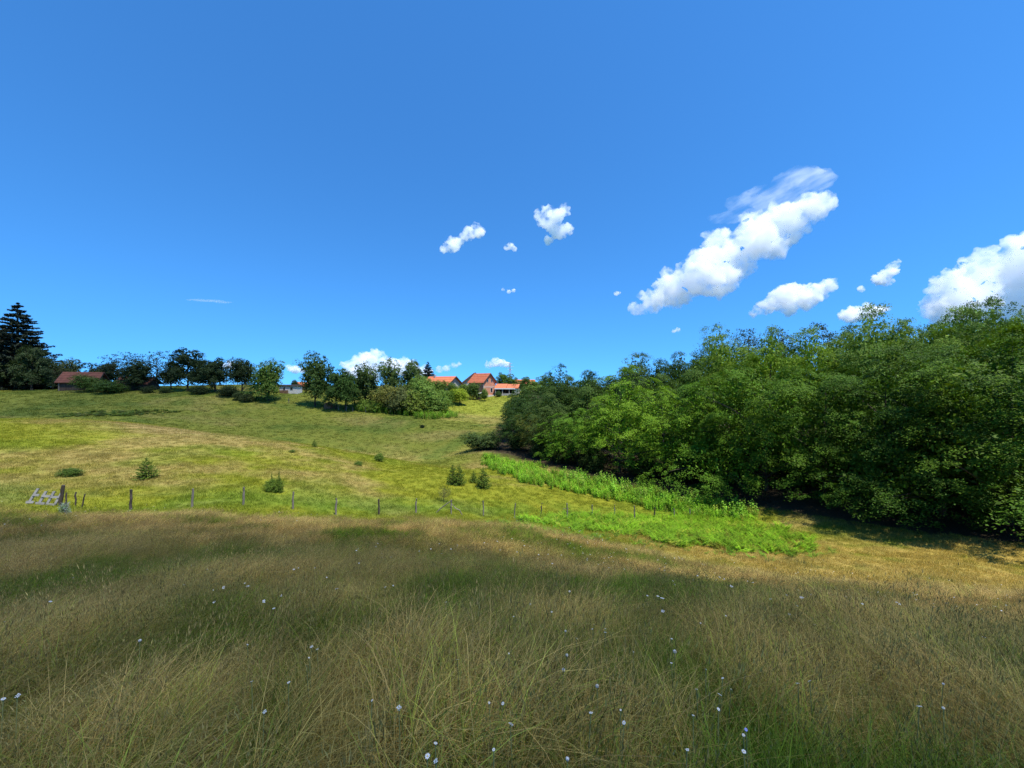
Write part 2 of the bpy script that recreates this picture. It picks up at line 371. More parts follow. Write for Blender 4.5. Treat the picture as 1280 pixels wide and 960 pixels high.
# ------------------------------------------------------------------ scattering (instances of small plant meshes)
def variant_collection(name, meshes, mat):
    c = bpy.data.collections.new(name)
    for i, me in enumerate(meshes):
        if not me.materials: me.materials.append(mat)
        c.objects.link(bpy.data.objects.new('%s_%02d' % (name, i), me))
    return c
def scatter(name, coll, pts, rot, scl, idx, tint, mat):
    me = bpy.data.meshes.new(name); n = len(pts)
    me.vertices.add(n); me.vertices.foreach_set('co', np.asarray(pts, np.float32).ravel())
    def at_(nm, ty, key, val):
        a = me.attributes.new(nm, ty, 'POINT'); a.data.foreach_set(key, np.ascontiguousarray(val).ravel())
    at_('rot', 'FLOAT_VECTOR', 'vector', np.asarray(rot, np.float32)); at_('scl', 'FLOAT_VECTOR', 'vector', np.asarray(scl, np.float32))
    at_('idx', 'INT', 'value', np.asarray(idx, np.int32))
    at_('tint', 'FLOAT_COLOR', 'color', np.concatenate([tint, np.ones((n, 1))], 1).astype(np.float32))
    g = bpy.data.node_groups.new(name + '_scatter', 'GeometryNodeTree')
    g.interface.new_socket('Geometry', in_out='INPUT', socket_type='NodeSocketGeometry'); g.interface.new_socket('Geometry', in_out='OUTPUT', socket_type='NodeSocketGeometry')
    N = g.nodes; gi = N.new('NodeGroupInput'); go = N.new('NodeGroupOutput'); ip = N.new('GeometryNodeInstanceOnPoints')
    ci = N.new('GeometryNodeCollectionInfo'); ci.inputs['Collection'].default_value = coll; ci.inputs['Separate Children'].default_value = True; ci.inputs['Reset Children'].default_value = True
    def na(nm, ty):
        a = N.new('GeometryNodeInputNamedAttribute'); a.data_type = ty; a.inputs['Name'].default_value = nm; return a.outputs['Attribute']
    er = N.new('FunctionNodeEulerToRotation')
    k = g.links.new
    k(gi.outputs[0], ip.inputs['Points']); k(ci.outputs[0], ip.inputs['Instance']); ip.inputs['Pick Instance'].default_value = True
    k(na('idx', 'INT'), ip.inputs['Instance Index']); k(na('rot', 'FLOAT_VECTOR'), er.inputs[0]); k(er.outputs[0], ip.inputs['Rotation']); k(na('scl', 'FLOAT_VECTOR'), ip.inputs['Scale'])
    k(ip.outputs[0], go.inputs[0])
    o = bpy.data.objects.new(name, me); md = o.modifiers.new('scatter', 'NODES'); md.node_group = g
    me.materials.append(mat); return link(o)

def blades(nb, radius, h, wid, lean, seg, droop, seed, head=False, wind=.25):
    """a tuft of curved tapering blades; head adds a loose seed panicle on each stem"""
    r = np.random.default_rng(seed); V = []; Fq = []; b = 0
    for _ in range(nb):
        a = r.uniform(0, 6.283); rr = radius*math.sqrt(r.uniform()); x0, y0 = rr*math.cos(a), rr*math.sin(a)
        hh = h*r.uniform(.55, 1.15); d = r.uniform(0, 6.283); ln = lean*r.uniform(.3, 1.4)
        dx = math.cos(d)*ln + wind*r.uniform(.5, 1.3); dy = math.sin(d)*ln; wd = wid*r.uniform(.6, 1.3)
        pa = r.uniform(0, 6.283); wx, wy = math.cos(pa)*wd/2, math.sin(pa)*wd/2
        for s in range(seg+1):
            t = s/seg; off = t**1.8*hh; z = hh*(t-droop*t**3*.55)
            x, y = x0+dx*off, y0+dy*off; k = (1-t)**.6 if s < seg else .06
            V += [(x-wx*k, y-wy*k, z), (x+wx*k, y+wy*k, z)]
            if s: Fq.append((b+2*s-2, b+2*s-1, b+2*s+1, b+2*s))
        b += 2*(seg+1)
        if head:
            for q in range(9):
                t = 1-.30*q/9*r.uniform(.8, 1.2); off = t**1.8*hh; z = hh*(t-droop*t**3*.55)
                sp = .035*(1.15-t)/.3*r.uniform(.4, 1.2)+.004; an = r.uniform(0, 6.283)
                cx, cy_, cz = x0+dx*off+math.cos(an)*sp, y0+dy*off+math.sin(an)*sp, z+r.uniform(-.01, .02)
                s2 = wid*.9; L2 = .020*r.uniform(.7, 1.3); e = r.uniform(0, 6.283); ex, ey = math.cos(e)*s2, math.sin(e)*s2
                V += [(cx-ex, cy_-ey, cz), (cx+ex*.2, cy_+ey*.2, cz-L2*.5), (cx+ex, cy_+ey, cz), (cx+math.cos(an)*.006, cy_+math.sin(an)*.006, cz+L2)]
                Fq.append((b, b+1, b+2, b+3)); b += 4
    return mesh_np('tuft', V, np.array(Fq))

near_leaf = [blades(70, .17, .40, .0046, .60, 4, .55, 100+i) for i in range(4)]
near_straw = [blades(64, .16, .46, .0031, .80, 5, .95, 120+i, wind=.5) for i in range(4)]
near_head = [blades(16, .20, .56, .0024, .35, 4, .4, 140+i, head=True, wind=.35) for i in range(4)]
mid_leaf = [blades(46, .24, .34, .011, .55, 3, .5, 160+i) for i in range(3)]
mid_straw = [blades(48, .24, .46, .0075, .75, 3, .85, 170+i, wind=.45) for i in range(3)]
mid_head = [blades(20, .26, .52, .005, .35, 3, .4, 180+i, head=True) for i in range(3)]
far_tuft = [blades(26, .42, .20, .034, .6, 2, .4, 190+i) for i in range(4)]
short_tuft = [blades(38, .30, .17, .014, .7, 2, .5, 200+i) for i in range(4)]
for me in far_tuft+short_tuft: me.materials.append(M_TURF)
GV = variant_collection('grass_tuft', near_leaf+near_straw+near_head+mid_leaf+mid_straw+mid_head+far_tuft+short_tuft, M_GRASS)
I_NL, I_NS, I_NH, I_ML, I_MS, I_MH, I_F, I_S = (0,4),(4,4),(8,4),(12,3),(15,3),(18,3),(21,4),(25,4)

def wedge(n, y0, y1, margin=1.5, power=1.0, half=1.42):
    """random plan positions over the view's reach and a little beyond"""
    u = rng.uniform(0, 1, n); Y = np.sqrt(y0*y0+(y1*y1-y0*y0)*u) if power == 1.0 else y0+(y1-y0)*u**power
    X = rng.uniform(-1, 1, n)*(half*Y+margin); return X, Y
def grass(name, label, X, Y, pick, smin, smax, sx=1.0, tintmul=1.0, lift=-.02):
    n = len(X); Z = ground(X, Y)+lift
    swirl = (fbm(X/2.2, Y/2.2, 61, 2)-.5)*5.0
    rot = np.stack([rng.normal(0, .13, n), rng.normal(0, .13, n), swirl+rng.uniform(-.8, .8, n)], -1)
    s = rng.uniform(smin, smax, n)*(.62+.72*fbm(X/1.1, Y/1.1, 62, 3))*(1+.28*mound(X, Y)); scl = np.stack([s*sx, s*sx, s*rng.uniform(.8, 1.2, n)], -1)
    idx, tint = pick(X, Y)
    lo_, hi_ = (.78, 1.25) if 'hay' in name or 'meadow' in name else (.86, 1.14)
    tint = np.clip(tint*tintmul*rng.uniform(lo_, hi_, n)[:, None], 0, .8)
    o = scatter(name, GV, np.stack([X, Y, Z], -1), rot, scl, idx, tint, M_GRASS)
    return tag(o, label, 'grass', kind='stuff')
def choose(rg, n): return rg[0]+rng.integers(0, rg[1], n)
def pick_near(X, Y):
    n = len(X); c = land(X, Y); dry = np.clip((c[:, 0]-.11)/.18, 0, 1); u = rng.uniform(0, 1, n)
    kind = np.where(u < .80-.66*dry, 0, np.where(u < .86, 1, 2))
    idx = np.where(kind == 0, choose(I_NL, n), np.where(kind == 1, choose(I_NS, n), choose(I_NH, n)))
    t = np.where((kind == 0)[:, None], c*C(.70,.95,.55), np.where((kind == 1)[:, None], mixc(c, C(.48,.33,.115), np.full(n, .30)), mixc(c, C(.34,.215,.10), np.full(n, .5))))
    return idx, t
def pick_mid(X, Y):
    idx, t = pick_near(X, Y); n = len(X)
    return np.where(idx < 4, choose(I_ML, n), np.where(idx < 8, choose(I_MS, n), choose(I_MH, n))), t
def keep(X, Y, p):
    m = rng.uniform(0, 1, len(X)) < p; return X[m], Y[m]
X, Y = wedge(28000, .55, 9.5, 4.5)
X = np.concatenate([X, rng.uniform(-6, 6, 1800)]); Y = np.concatenate([Y, rng.uniform(-1.2, .6, 1800)])
m_ = np.hypot(X, Y) > .45; X, Y = X[m_], Y[m_]
grass('hay_grass', 'tall tangled hay grass mixed green and straw in the foreground shade', X, Y, pick_near, .65, 1.1)
X, Y = wedge(46000, 9, 31, 1.0); X, Y = keep(X, Y, hay(X, Y))
grass('meadow_grass', 'brownish seeding meadow grass running down to the fence', X, Y, pick_mid, .55, .95)
def pick_short(X, Y):
    n = len(X); return choose(I_S, n), land(X, Y)*C(1.0,1.03,.9)
X, Y = wedge(90000, 11, 60, 1.0); X, Y = keep(X, Y, (1-hay(X, Y))*(forest_depth(X, Y) < 1.0)*np.where(Y > 34, .65, 1))
grass('field_grass', 'short yellow-green grazed grass on the sunlit field', X, Y, pick_short, .7, 1.25)
def pick_far(X, Y):
    n = len(X); return choose(I_F, n), land(X, Y)
X, Y = wedge(80000, 58, 150, 1.0); X, Y = keep(X, Y, (forest_depth(X, Y) < 0)*1.0)
grass('hill_grass', 'rough grass on the far hillside below the trees', X, Y, pick_far, .7, 1.3)

# ------------------------------------------------------------------ trees
def unit(v): return v/np.maximum(np.linalg.norm(v, axis=-1, keepdims=True), 1e-9)
def leaf_quads(r, pos, nrm, size, slim=.55):
    """one diamond-shaped, slightly folded leaf per position"""
    n = len(pos); t = r.normal(size=(n, 3)); t = unit(t-(t*nrm).sum(-1, keepdims=True)*nrm); b = np.cross(nrm, t)
    s = (size*r.uniform(.6, 1.35, n))[:, None]
    v = np.stack([pos-t*s*.5, pos+b*s*slim*.5-nrm*s*.10, pos+t*s*.5-nrm*s*.12, pos-b*s*slim*.5-nrm*s*.10], 1).reshape(-1, 3)
    return v, np.arange(4*n).reshape(-1, 4)
def crown(seed, R0=.36, z0=.10, z1=1.0, clumps=300, per=40, leaf=.014, cr=.055, flatn=.35, shape='round', lobes=5, inner=.55, droop=.5, upward=.8, gap=0.0, core=0, boughs=0, brad=.14):
    """unit-height crown made of many flattened leaf sprays; returns a mesh and the spray centres"""
    r = np.random.default_rng(seed); cz = (z0+z1)/2; hz = (z1-z0)/2
    off = r.uniform(0, 50, 2); cen = []
    lob = unit(r.normal(size=(lobes+4, 3))); amp = r.uniform(.10, .32, lobes+4)
    def cand():
        while True:
            d = unit(r.normal(size=3))
            k = .80+sum(a*max(0, float(d@l))**5 for a, l in zip(amp, lob))*1.1
            rad = k*(inner+(1-inner)*r.uniform()**.5)
            p = np.array([d[0]*R0*rad, d[1]*R0*rad, d[2]*hz*rad])
            t = min(1.0, max(0.0, (p[2]+hz)/(2*hz)))
            if shape == 'cone': f = max(.05, 1.25-1.15*t)
            elif shape == 'egg': f = 1.0 if t < .45 else 1-.45*(t-.45)
            elif shape == 'skirt': f = 1.12-.30*t
            elif shape == 'vase': f = .55+.55*t
            elif shape == 'full':
                u = min(.93, abs(2*t-1)); f = (1-u**4)**.25/math.sqrt(1-u*u); f = min(f, 1.9)*(1.08-.22*t)
            else: f = 1.0
            p[0] *= f; p[1] *= f
            if gap and vnoise(np.array([d[0]*3+off[0]+t*3]), np.array([d[1]*3+off[1]-t*2]), seed)[0] < gap: continue
            return np.array([p[0], p[1], cz+p[2]])
    pool = np.array([cand() for _ in range(int(clumps*3.0))]); metric = np.array([1, 1, 1.7])*1.0
    chosen = np.zeros(len(pool), bool); dist = np.full(len(pool), 1e9); cur = 0
    for _ in range(clumps):                                     # farthest-point picking keeps the sprays apart
        chosen[cur] = True; dist = np.minimum(dist, (((pool-pool[cur])*metric)**2).sum(-1)); dist[chosen] = -1
        cur = int(np.argmax(dist*r.uniform(.35, 1, len(pool))))
    cen = pool[chosen]; clumps = len(cen)
    if boughs:                                                  # sprays ride on rounded boughs with dark gaps between them
        bc = []; dist = np.full(len(pool), 1e9); cur = int(np.argmax(pool[:, 2]))
        for _ in range(boughs):
            bc.append(pool[cur]); dist = np.minimum(dist, (((pool-pool[cur])*np.array([1, 1, 1.25]))**2).sum(-1)); cur = int(np.argmax(dist*r.uniform(.6, 1, len(pool))))
        bc = np.array(bc); mid = np.array([0, 0, cz]); bc = mid+(bc-mid)*.86; who = r.integers(0, boughs, clumps); br = (brad*r.uniform(.7, 1.35, boughs))[who]
        o2 = unit(np.stack([bc[:, 0], bc[:, 1], .35*(bc[:, 2]-cz)], -1))[who]
        dd = unit(r.normal(size=(clumps, 3))*.75+o2*.55+np.array([0, 0, .50])); cen = bc[who]+dd*br[:, None]*np.array([1, 1, .72])*r.uniform(.75, 1.05, clumps)[:, None]
    cen = np.array(cen)
    ids = np.repeat(np.arange(clumps), per); cr_i = (cr*r.uniform(.6, 1.5, clumps))[ids]
    q = r.normal(size=(len(ids), 3)); q = unit(q)*(r.uniform(0, 1, len(ids))**.6)[:, None]
    outw = unit(np.stack([cen[:, 0], cen[:, 1], np.zeros(clumps)], -1))[ids]
    loc = q*cr_i[:, None]*np.array([1, 1, flatn])
    reach = (loc*outw).sum(-1)
    loc[:, 2] -= droop*reach + droop*np.abs(reach)*.4
    pos = cen[ids]+loc
    nrm = unit(r.normal(size=(len(ids), 3))*.40+np.array([0, 0, upward])+outw*.45)
    sz = np.full(len(ids), leaf)
    if core:                                                    # twiggy inner leaves that close the crown
        ci = r.integers(0, clumps, core); mid = np.array([0, 0, cz]); sh = r.uniform(.45, .86, core)[:, None]
        pos = np.concatenate([pos, mid+(cen[ci]-mid)*sh+r.normal(0, cr*.5, (core, 3))]); nrm = np.concatenate([nrm, unit(r.normal(size=(core, 3)))]); sz = np.concatenate([sz, np.full(core, leaf*2.3)])
    v, f = leaf_quads(r, pos, nrm, sz)
    return mesh_np('crown', v, f), cen
def trunk(seed, cen, h0=.78, rad=.022, limbs=12, lean=.03, fork=1):
    r = random.Random(seed); mb = MB(); pts = []; n = 7
    ax, ay = r.uniform(-lean, lean), r.uniform(-lean, lean)
    for i in range(n+1):
        t = i/n; pts.append((ax*t+r.uniform(-.008, .008)*(i > 0), ay*t+r.uniform(-.008, .008)*(i > 0), t*h0-.03*(i == 0)))
    mb.tube(pts, [rad*(1.35 if i == 0 else 1.0)*(1-.82*i/n) for i in range(n+1)], 8)
    pick = r.sample(range(len(cen)), min(limbs, len(cen)))
    for k in pick:
        e = Vector(cen[k]); zb = max(.10, min(h0*.95, e.z-.55*math.hypot(e.x, e.y)-.02)); t = zb/h0
        b = Vector((ax*t, ay*t, zb)); m = b.lerp(e, .5)+Vector((r.uniform(-.02, .02), r.uniform(-.02, .02), .035))
        rb = rad*(1-.8*t)*.5
        mb.tube([b, b.lerp(m, .5)+Vector((0, 0, .008)), m, m.lerp(e, .6)+Vector((0, 0, .006)), e], [rb, rb*.8, rb*.6, rb*.38, rb*.15], 5)
    return mb.mesh('trunk')
def make_variant(seed, trunk_kw=None, **kw):
    me, cen = crown(seed, **kw); me.materials.append(M_LEAF)
    tm = trunk(seed, cen, **(trunk_kw or {})); tm.materials.append(M_BARK)
    return me, tm

def conifer(seed, tiers=26, R0=.20, z0=.06, dens=1.0, droop=.35, leaf=.016, tipz=.12, power=.85, ragged=.25, needles=1.0):
    r = np.random.default_rng(seed); pos = []; nrm = []; br = MB(); rr = random.Random(seed)
    mbt = MB(); mbt.tube([(0, 0, -.02), (0, 0, .5), (0, 0, .985)], [.020, .012, .002], 8)
    for k in range(tiers):
        t = k/(tiers-1); z = z0+(1-z0-.015)*t; Rk = R0*(1-t)**power+.012
        nb = max(4, int((5+9*(1-t))*dens)); a0 = r.uniform(0, 6.28)
        for j in range(nb):
            a = a0+6.283*j/nb+r.uniform(-.25, .25); Lb = Rk*r.uniform(1-ragged, 1+ragged*.6); zz = z+r.uniform(-.9, .9)/tiers
            d = np.array([math.cos(a), math.sin(a), 0]); side = np.array([-d[1], d[0], 0])
            e = lambda s: d*Lb*s+np.array([0, 0, zz-droop*Lb*s*(1-.55*s)+ (tipz*Lb*s*s)])
            mbt.tube([e(0), e(.5), e(.95)], [.0035*(1-t)+.0008, .002*(1-t)+.0005, .0004], 4)
            m = int((22+70*(Lb/R0))*needles)
            s = r.uniform(.12, 1, m)**.7; wv = r.uniform(-1, 1, m)*Lb*.26*(1.05-s)
            p = np.stack([e(q) for q in s])+side*wv[:, None]+np.stack([np.zeros(m), np.zeros(m), -np.abs(r.normal(0, .35, m))*Lb*.22*(1-s*.5)], -1)
            pos.append(p); nrm.append(unit(r.normal(size=(m, 3))*.6+np.array([0, 0, .8])+d*.2))
    v, f = leaf_quads(r, np.concatenate(pos), np.concatenate(nrm), np.full(sum(map(len, pos)), leaf), .35)
    me = mesh_np('crown', v, f); me.materials.append(M_NEEDLE); tm = mbt.mesh('trunk'); tm.materials.append(M_BARK)
    return me, tm

def plant_tree(name, var, loc, h, wid, tint, label, cat='tree', group=None, rz=None, parts=('trunk', 'crown')):
    """var: (crown mesh, trunk mesh) of unit height; wid multiplies the width"""
    o = empty(name, loc, random.uniform(0, 6.28) if rz is None else rz, (h*wid, h*wid, h))
    tag(o, label, cat, group)
    t = link(bpy.data.objects.new(parts[0], var[1]), o); c = link(bpy.data.objects.new(parts[1], var[0]), o)
    c.color = (*((tint[0]*.92, tint[1]*1.12, tint[2]*.85) if name in ('edge_tree', 'wood_tree') else tint), 1); return o

# --- kinds -----------------------------------------------------------------
FOR = [make_variant(300+i, dict(rad=.012, limbs=26), R0=.46, z0=z_, clumps=520, per=72, leaf=.0112, cr=.048, boughs=34, brad=.135, flatn=.22, shape=s, inner=.72, droop=.45, upward=1.3, lobes=9, core=5200)
       for i, (s, z_) in enumerate([('full', .05), ('skirt', .02), ('full', .05), ('full', .09)])]
BACK = [make_variant(330+i, dict(rad=.018, limbs=14), R0=.42, z0=.12, clumps=380, per=46, leaf=.0155, cr=.058, boughs=26, brad=.15, flatn=.45, core=4500, shape=s, inner=.6, droop=.35, upward=.7, lobes=7)
        for i, s in enumerate(['egg', 'round', 'egg'])]
PINE = [make_variant(350+i, dict(rad=.014, limbs=16, h0=.93), R0=.20, z0=.35, clumps=170, per=30, leaf=.016, cr=.05, flatn=.7, shape='egg', inner=.45, droop=-.3, upward=.5, lobes=6) for i in range(2)]
ORCH = [make_variant(370+i, dict(rad=.022, limbs=18, h0=.8), R0=.36, z0=.18, clumps=170, per=40, leaf=.030, cr=.078, core=1900, flatn=.55, shape=s, inner=.5, droop=.3, upward=.7, gap=g, lobes=6)
        for i, (s, g) in enumerate([('full', .0), ('full', .22), ('egg', .28), ('full', .34)])]
DENSE = [make_variant(390+i, dict(rad=.022, limbs=10, h0=.8), R0=.38, z0=.02, clumps=220, per=38, leaf=.028, cr=.070, boughs=16, brad=.16, core=2200, flatn=.6, shape=s, inner=.55, droop=.25, upward=.7, lobes=6)
         for i, s in enumerate(['full', 'full', 'cone'])]
BARE = [make_variant(410+i, dict(rad=.016, limbs=46, h0=.85), R0=.40, z0=.18, clumps=150, per=14, leaf=.030, cr=.065, flatn=.6, shape='vase', inner=.5, droop=.1, upward=.5) for i in range(2)]
SHRUB = [make_variant(430+i, dict(rad=.016, limbs=18, h0=.6), R0=.55, z0=.02, clumps=150, per=36, leaf=.040, cr=.11, core=1200, flatn=.6, shape=s, inner=.5, droop=.2, upward=.7)
         for i, s in enumerate(['round', 'skirt', 'egg'])]
SPRUCE = [conifer(450, tiers=36, R0=.33, ragged=.35, leaf=.026, droop=.32, power=.80, needles=2.2)]
YOUNG = [conifer(470+i, tiers=13, R0=r0, z0=.05, dens=.9, droop=-.05, leaf=.050, tipz=.25, power=pw, ragged=.3, needles=1.1) for i, (r0, pw) in enumerate([(.46, .75), (.40, .6), (.42, 1.3)])]

# --- the wood on the right --------------------------------------------------
DK, OL, LT, YG = (.036,.064,.013), (.125,.118,.024), (.110,.190,.016), (.165,.225,.020)
PN = (.040,.064,.026)
edge_trees = [  # column, distance, row of the top, width factor, colour, kind, label
 (596,67,541,1.2,(.06,.10,.025),'s',"low leafy bush at the far end of the wood's edge"),
 (612,65,538,1.0,(.075,.115,.03),'s',"round bush between the low leafy bush and the dark wood trees"),
 (640,64,512,1.05,DK,'f',"dark squat tree closing the far end of the wood's edge"),
 (668,61,520,1.0,OL,'f',"brownish-olive small tree at the wood's edge behind bright weeds"),
 (690,60,498,.95,(.075,.10,.026),'f',"olive-green leafy tree at the wood's edge next to the brownish one"),
 (722,56,515,1.15,LT,'f',"low spreading tree with pale fresh sprays above the weeds"),
 (775,54,470,1.05,(.165,.245,.020),'f',"large rounded hornbeam with bright layered sprays at the wood's edge"),
 (832,50.5,492,1.1,(.150,.230,.020),'f',"bright layered tree leaning out right of the large rounded hornbeam"),
 (893,48,452,.95,LT,'f',"tall leafy edge tree beside the dark hollow in the wood"),
 (958,43,438,.95,(.105,.170,.015),'f',"broad edge tree over the deepest shade, with yellowish top"),
 (1030,39.5,440,1.0,LT,'f',"edge tree with bright spray tips above the dark lawn corner"),
 (1105,36,428,1.0,(.080,.140,.013),'f',"wide dark-based tree standing where the lawn meets the wood"),
 (1180,31.5,418,1.0,(.078,.140,.013),'f',"edge tree with drooping sprays above the dry grass slope"),
 (1262,28.5,395,1.0,(.135,.205,.018),'f',"tall bright-topped tree overhanging the dry grass slope"),
 (1350,26,385,1.0,LT,'f',"leafy tree at the right end of the wood over dry grass")]
k = 0
for px, Yd, tp, wf, tint, kd, lab in edge_trees:
    p = at(px, Yd); h = top_z(tp, Yd)-p.z
    v = FOR[(k % 2)+1 if px < 860 else (0, 3)[k % 2]] if kd == 'f' else SHRUB[k % 3]
    if kd == 'f': h *= .95
    tint = tuple(c*(.64 if px > 1000 else .85 if px > 880 else 1.05) for c in tint)  # trees towards the right get darker leaf colour, imitating shade on that side
    p.z -= .1
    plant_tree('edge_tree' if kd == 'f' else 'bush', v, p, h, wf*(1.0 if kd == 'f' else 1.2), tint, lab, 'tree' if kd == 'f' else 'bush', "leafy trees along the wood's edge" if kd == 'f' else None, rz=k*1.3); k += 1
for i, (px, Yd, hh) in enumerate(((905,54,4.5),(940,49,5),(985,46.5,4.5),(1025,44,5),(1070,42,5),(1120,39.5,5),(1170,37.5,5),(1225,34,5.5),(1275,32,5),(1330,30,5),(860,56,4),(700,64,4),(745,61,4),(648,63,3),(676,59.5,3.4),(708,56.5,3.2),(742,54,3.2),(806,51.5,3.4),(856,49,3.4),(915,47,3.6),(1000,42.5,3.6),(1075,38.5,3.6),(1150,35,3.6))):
    p = at(px, Yd); plant_tree('understorey_bush', SHRUB[i % 3], p, hh, 1.15, (.045,.075,.014), 'dim bush in the black shade under the wood', 'bush', 'bushes in the shade under the wood', rz=i*1.1, parts=('stem', 'foliage'))  # added filler bushes, leaf colour set dark to deepen the shade under the crowns
SKYL = np.array([(620,535),(648,490),(662,478),(690,466),(740,458),(800,451),(850,441),(880,424),(920,412),(960,407),(1010,405),(1060,402),(1100,400),(1150,396),(1190,381),(1230,386),(1280,378),(1400,370)], float)
inner = []
for row, (dep, n0) in enumerate([(10, 0), (17, .5), (26, .2)]):
    px = 652+n0*20
    while px < 1400:
        ey = np.interp(px, [596,640,690,775,832,893,958,1030,1105,1180,1262,1350], [67,66,62,57,53,50,46,42,38.5,36,33,31])
        Yd = ey+dep*(.75 if px > 1000 else .9)+random.uniform(-1.2, 1.2)
        inner.append((px+random.uniform(-5, 5), Yd, row)); px += 5.2/Yd*F*random.uniform(.9, 1.15)*(1.25 if row else 1.1)
def inner_label(px, row, kd, tint):
    if kd == 'p': return 'slender dark pine on the ridge of the wood above the lighter crowns', 'dark pines along the ridge of the wood'
    hue = 'dark green' if tint[1] < .09 else 'yellow-green' if tint[1] > .17 else 'mid-green'
    where = 'next to the house garden' if px < 730 else 'above the bright hornbeam' if px < 880 else 'beside the ridge pines' if px < 1090 else 'over the dry grass slope'
    if row == 0: return '%s tree in the second rank of the wood, %s' % (hue, where), 'second rank of the wood'
    if row == 1: return '%s crown in the third rank of the wood, %s' % (hue, where), 'third rank of the wood'
    return '%s crown at the very back of the wood, %s' % (hue, where), 'rearmost crowns of the wood'
for i, (px, Yd, row) in enumerate(inner):
    p = at(px, Yd); sk = np.interp(px, SKYL[:, 0], SKYL[:, 1])
    tp = sk+(random.uniform(12, 26) if row == 0 else random.uniform(-1, 13) if row == 1 else random.uniform(-2, 6))
    h = (top_z(tp, Yd)-p.z)*.97
    if h < 4: continue
    kd = 'p' if (row == 2 and 865 < px < 1075) else 'b'
    v = PINE[i % 2] if kd == 'p' else BACK[i % 3]
    wf = min(1.25, max(.55, 10.5/h))*random.uniform(.92, 1.12)
    if kd == 'p': wf = 1.15; tint = PN
    elif px < 870: tint = random.choice([DK, (.048,.080,.02), (.07,.10,.024)]) if row else random.choice([DK, (.05,.08,.02), (.08,.12,.026)])
    else: tint = random.choice([(.135,.185,.024), (.105,.155,.024), YG, (.09,.135,.024)])
    lab, grp = inner_label(px, row, kd, tint); p.z -= .1
    plant_tree('pine_tree' if kd == 'p' else 'wood_tree', v, p, h, wf, tint, lab, 'tree', grp)

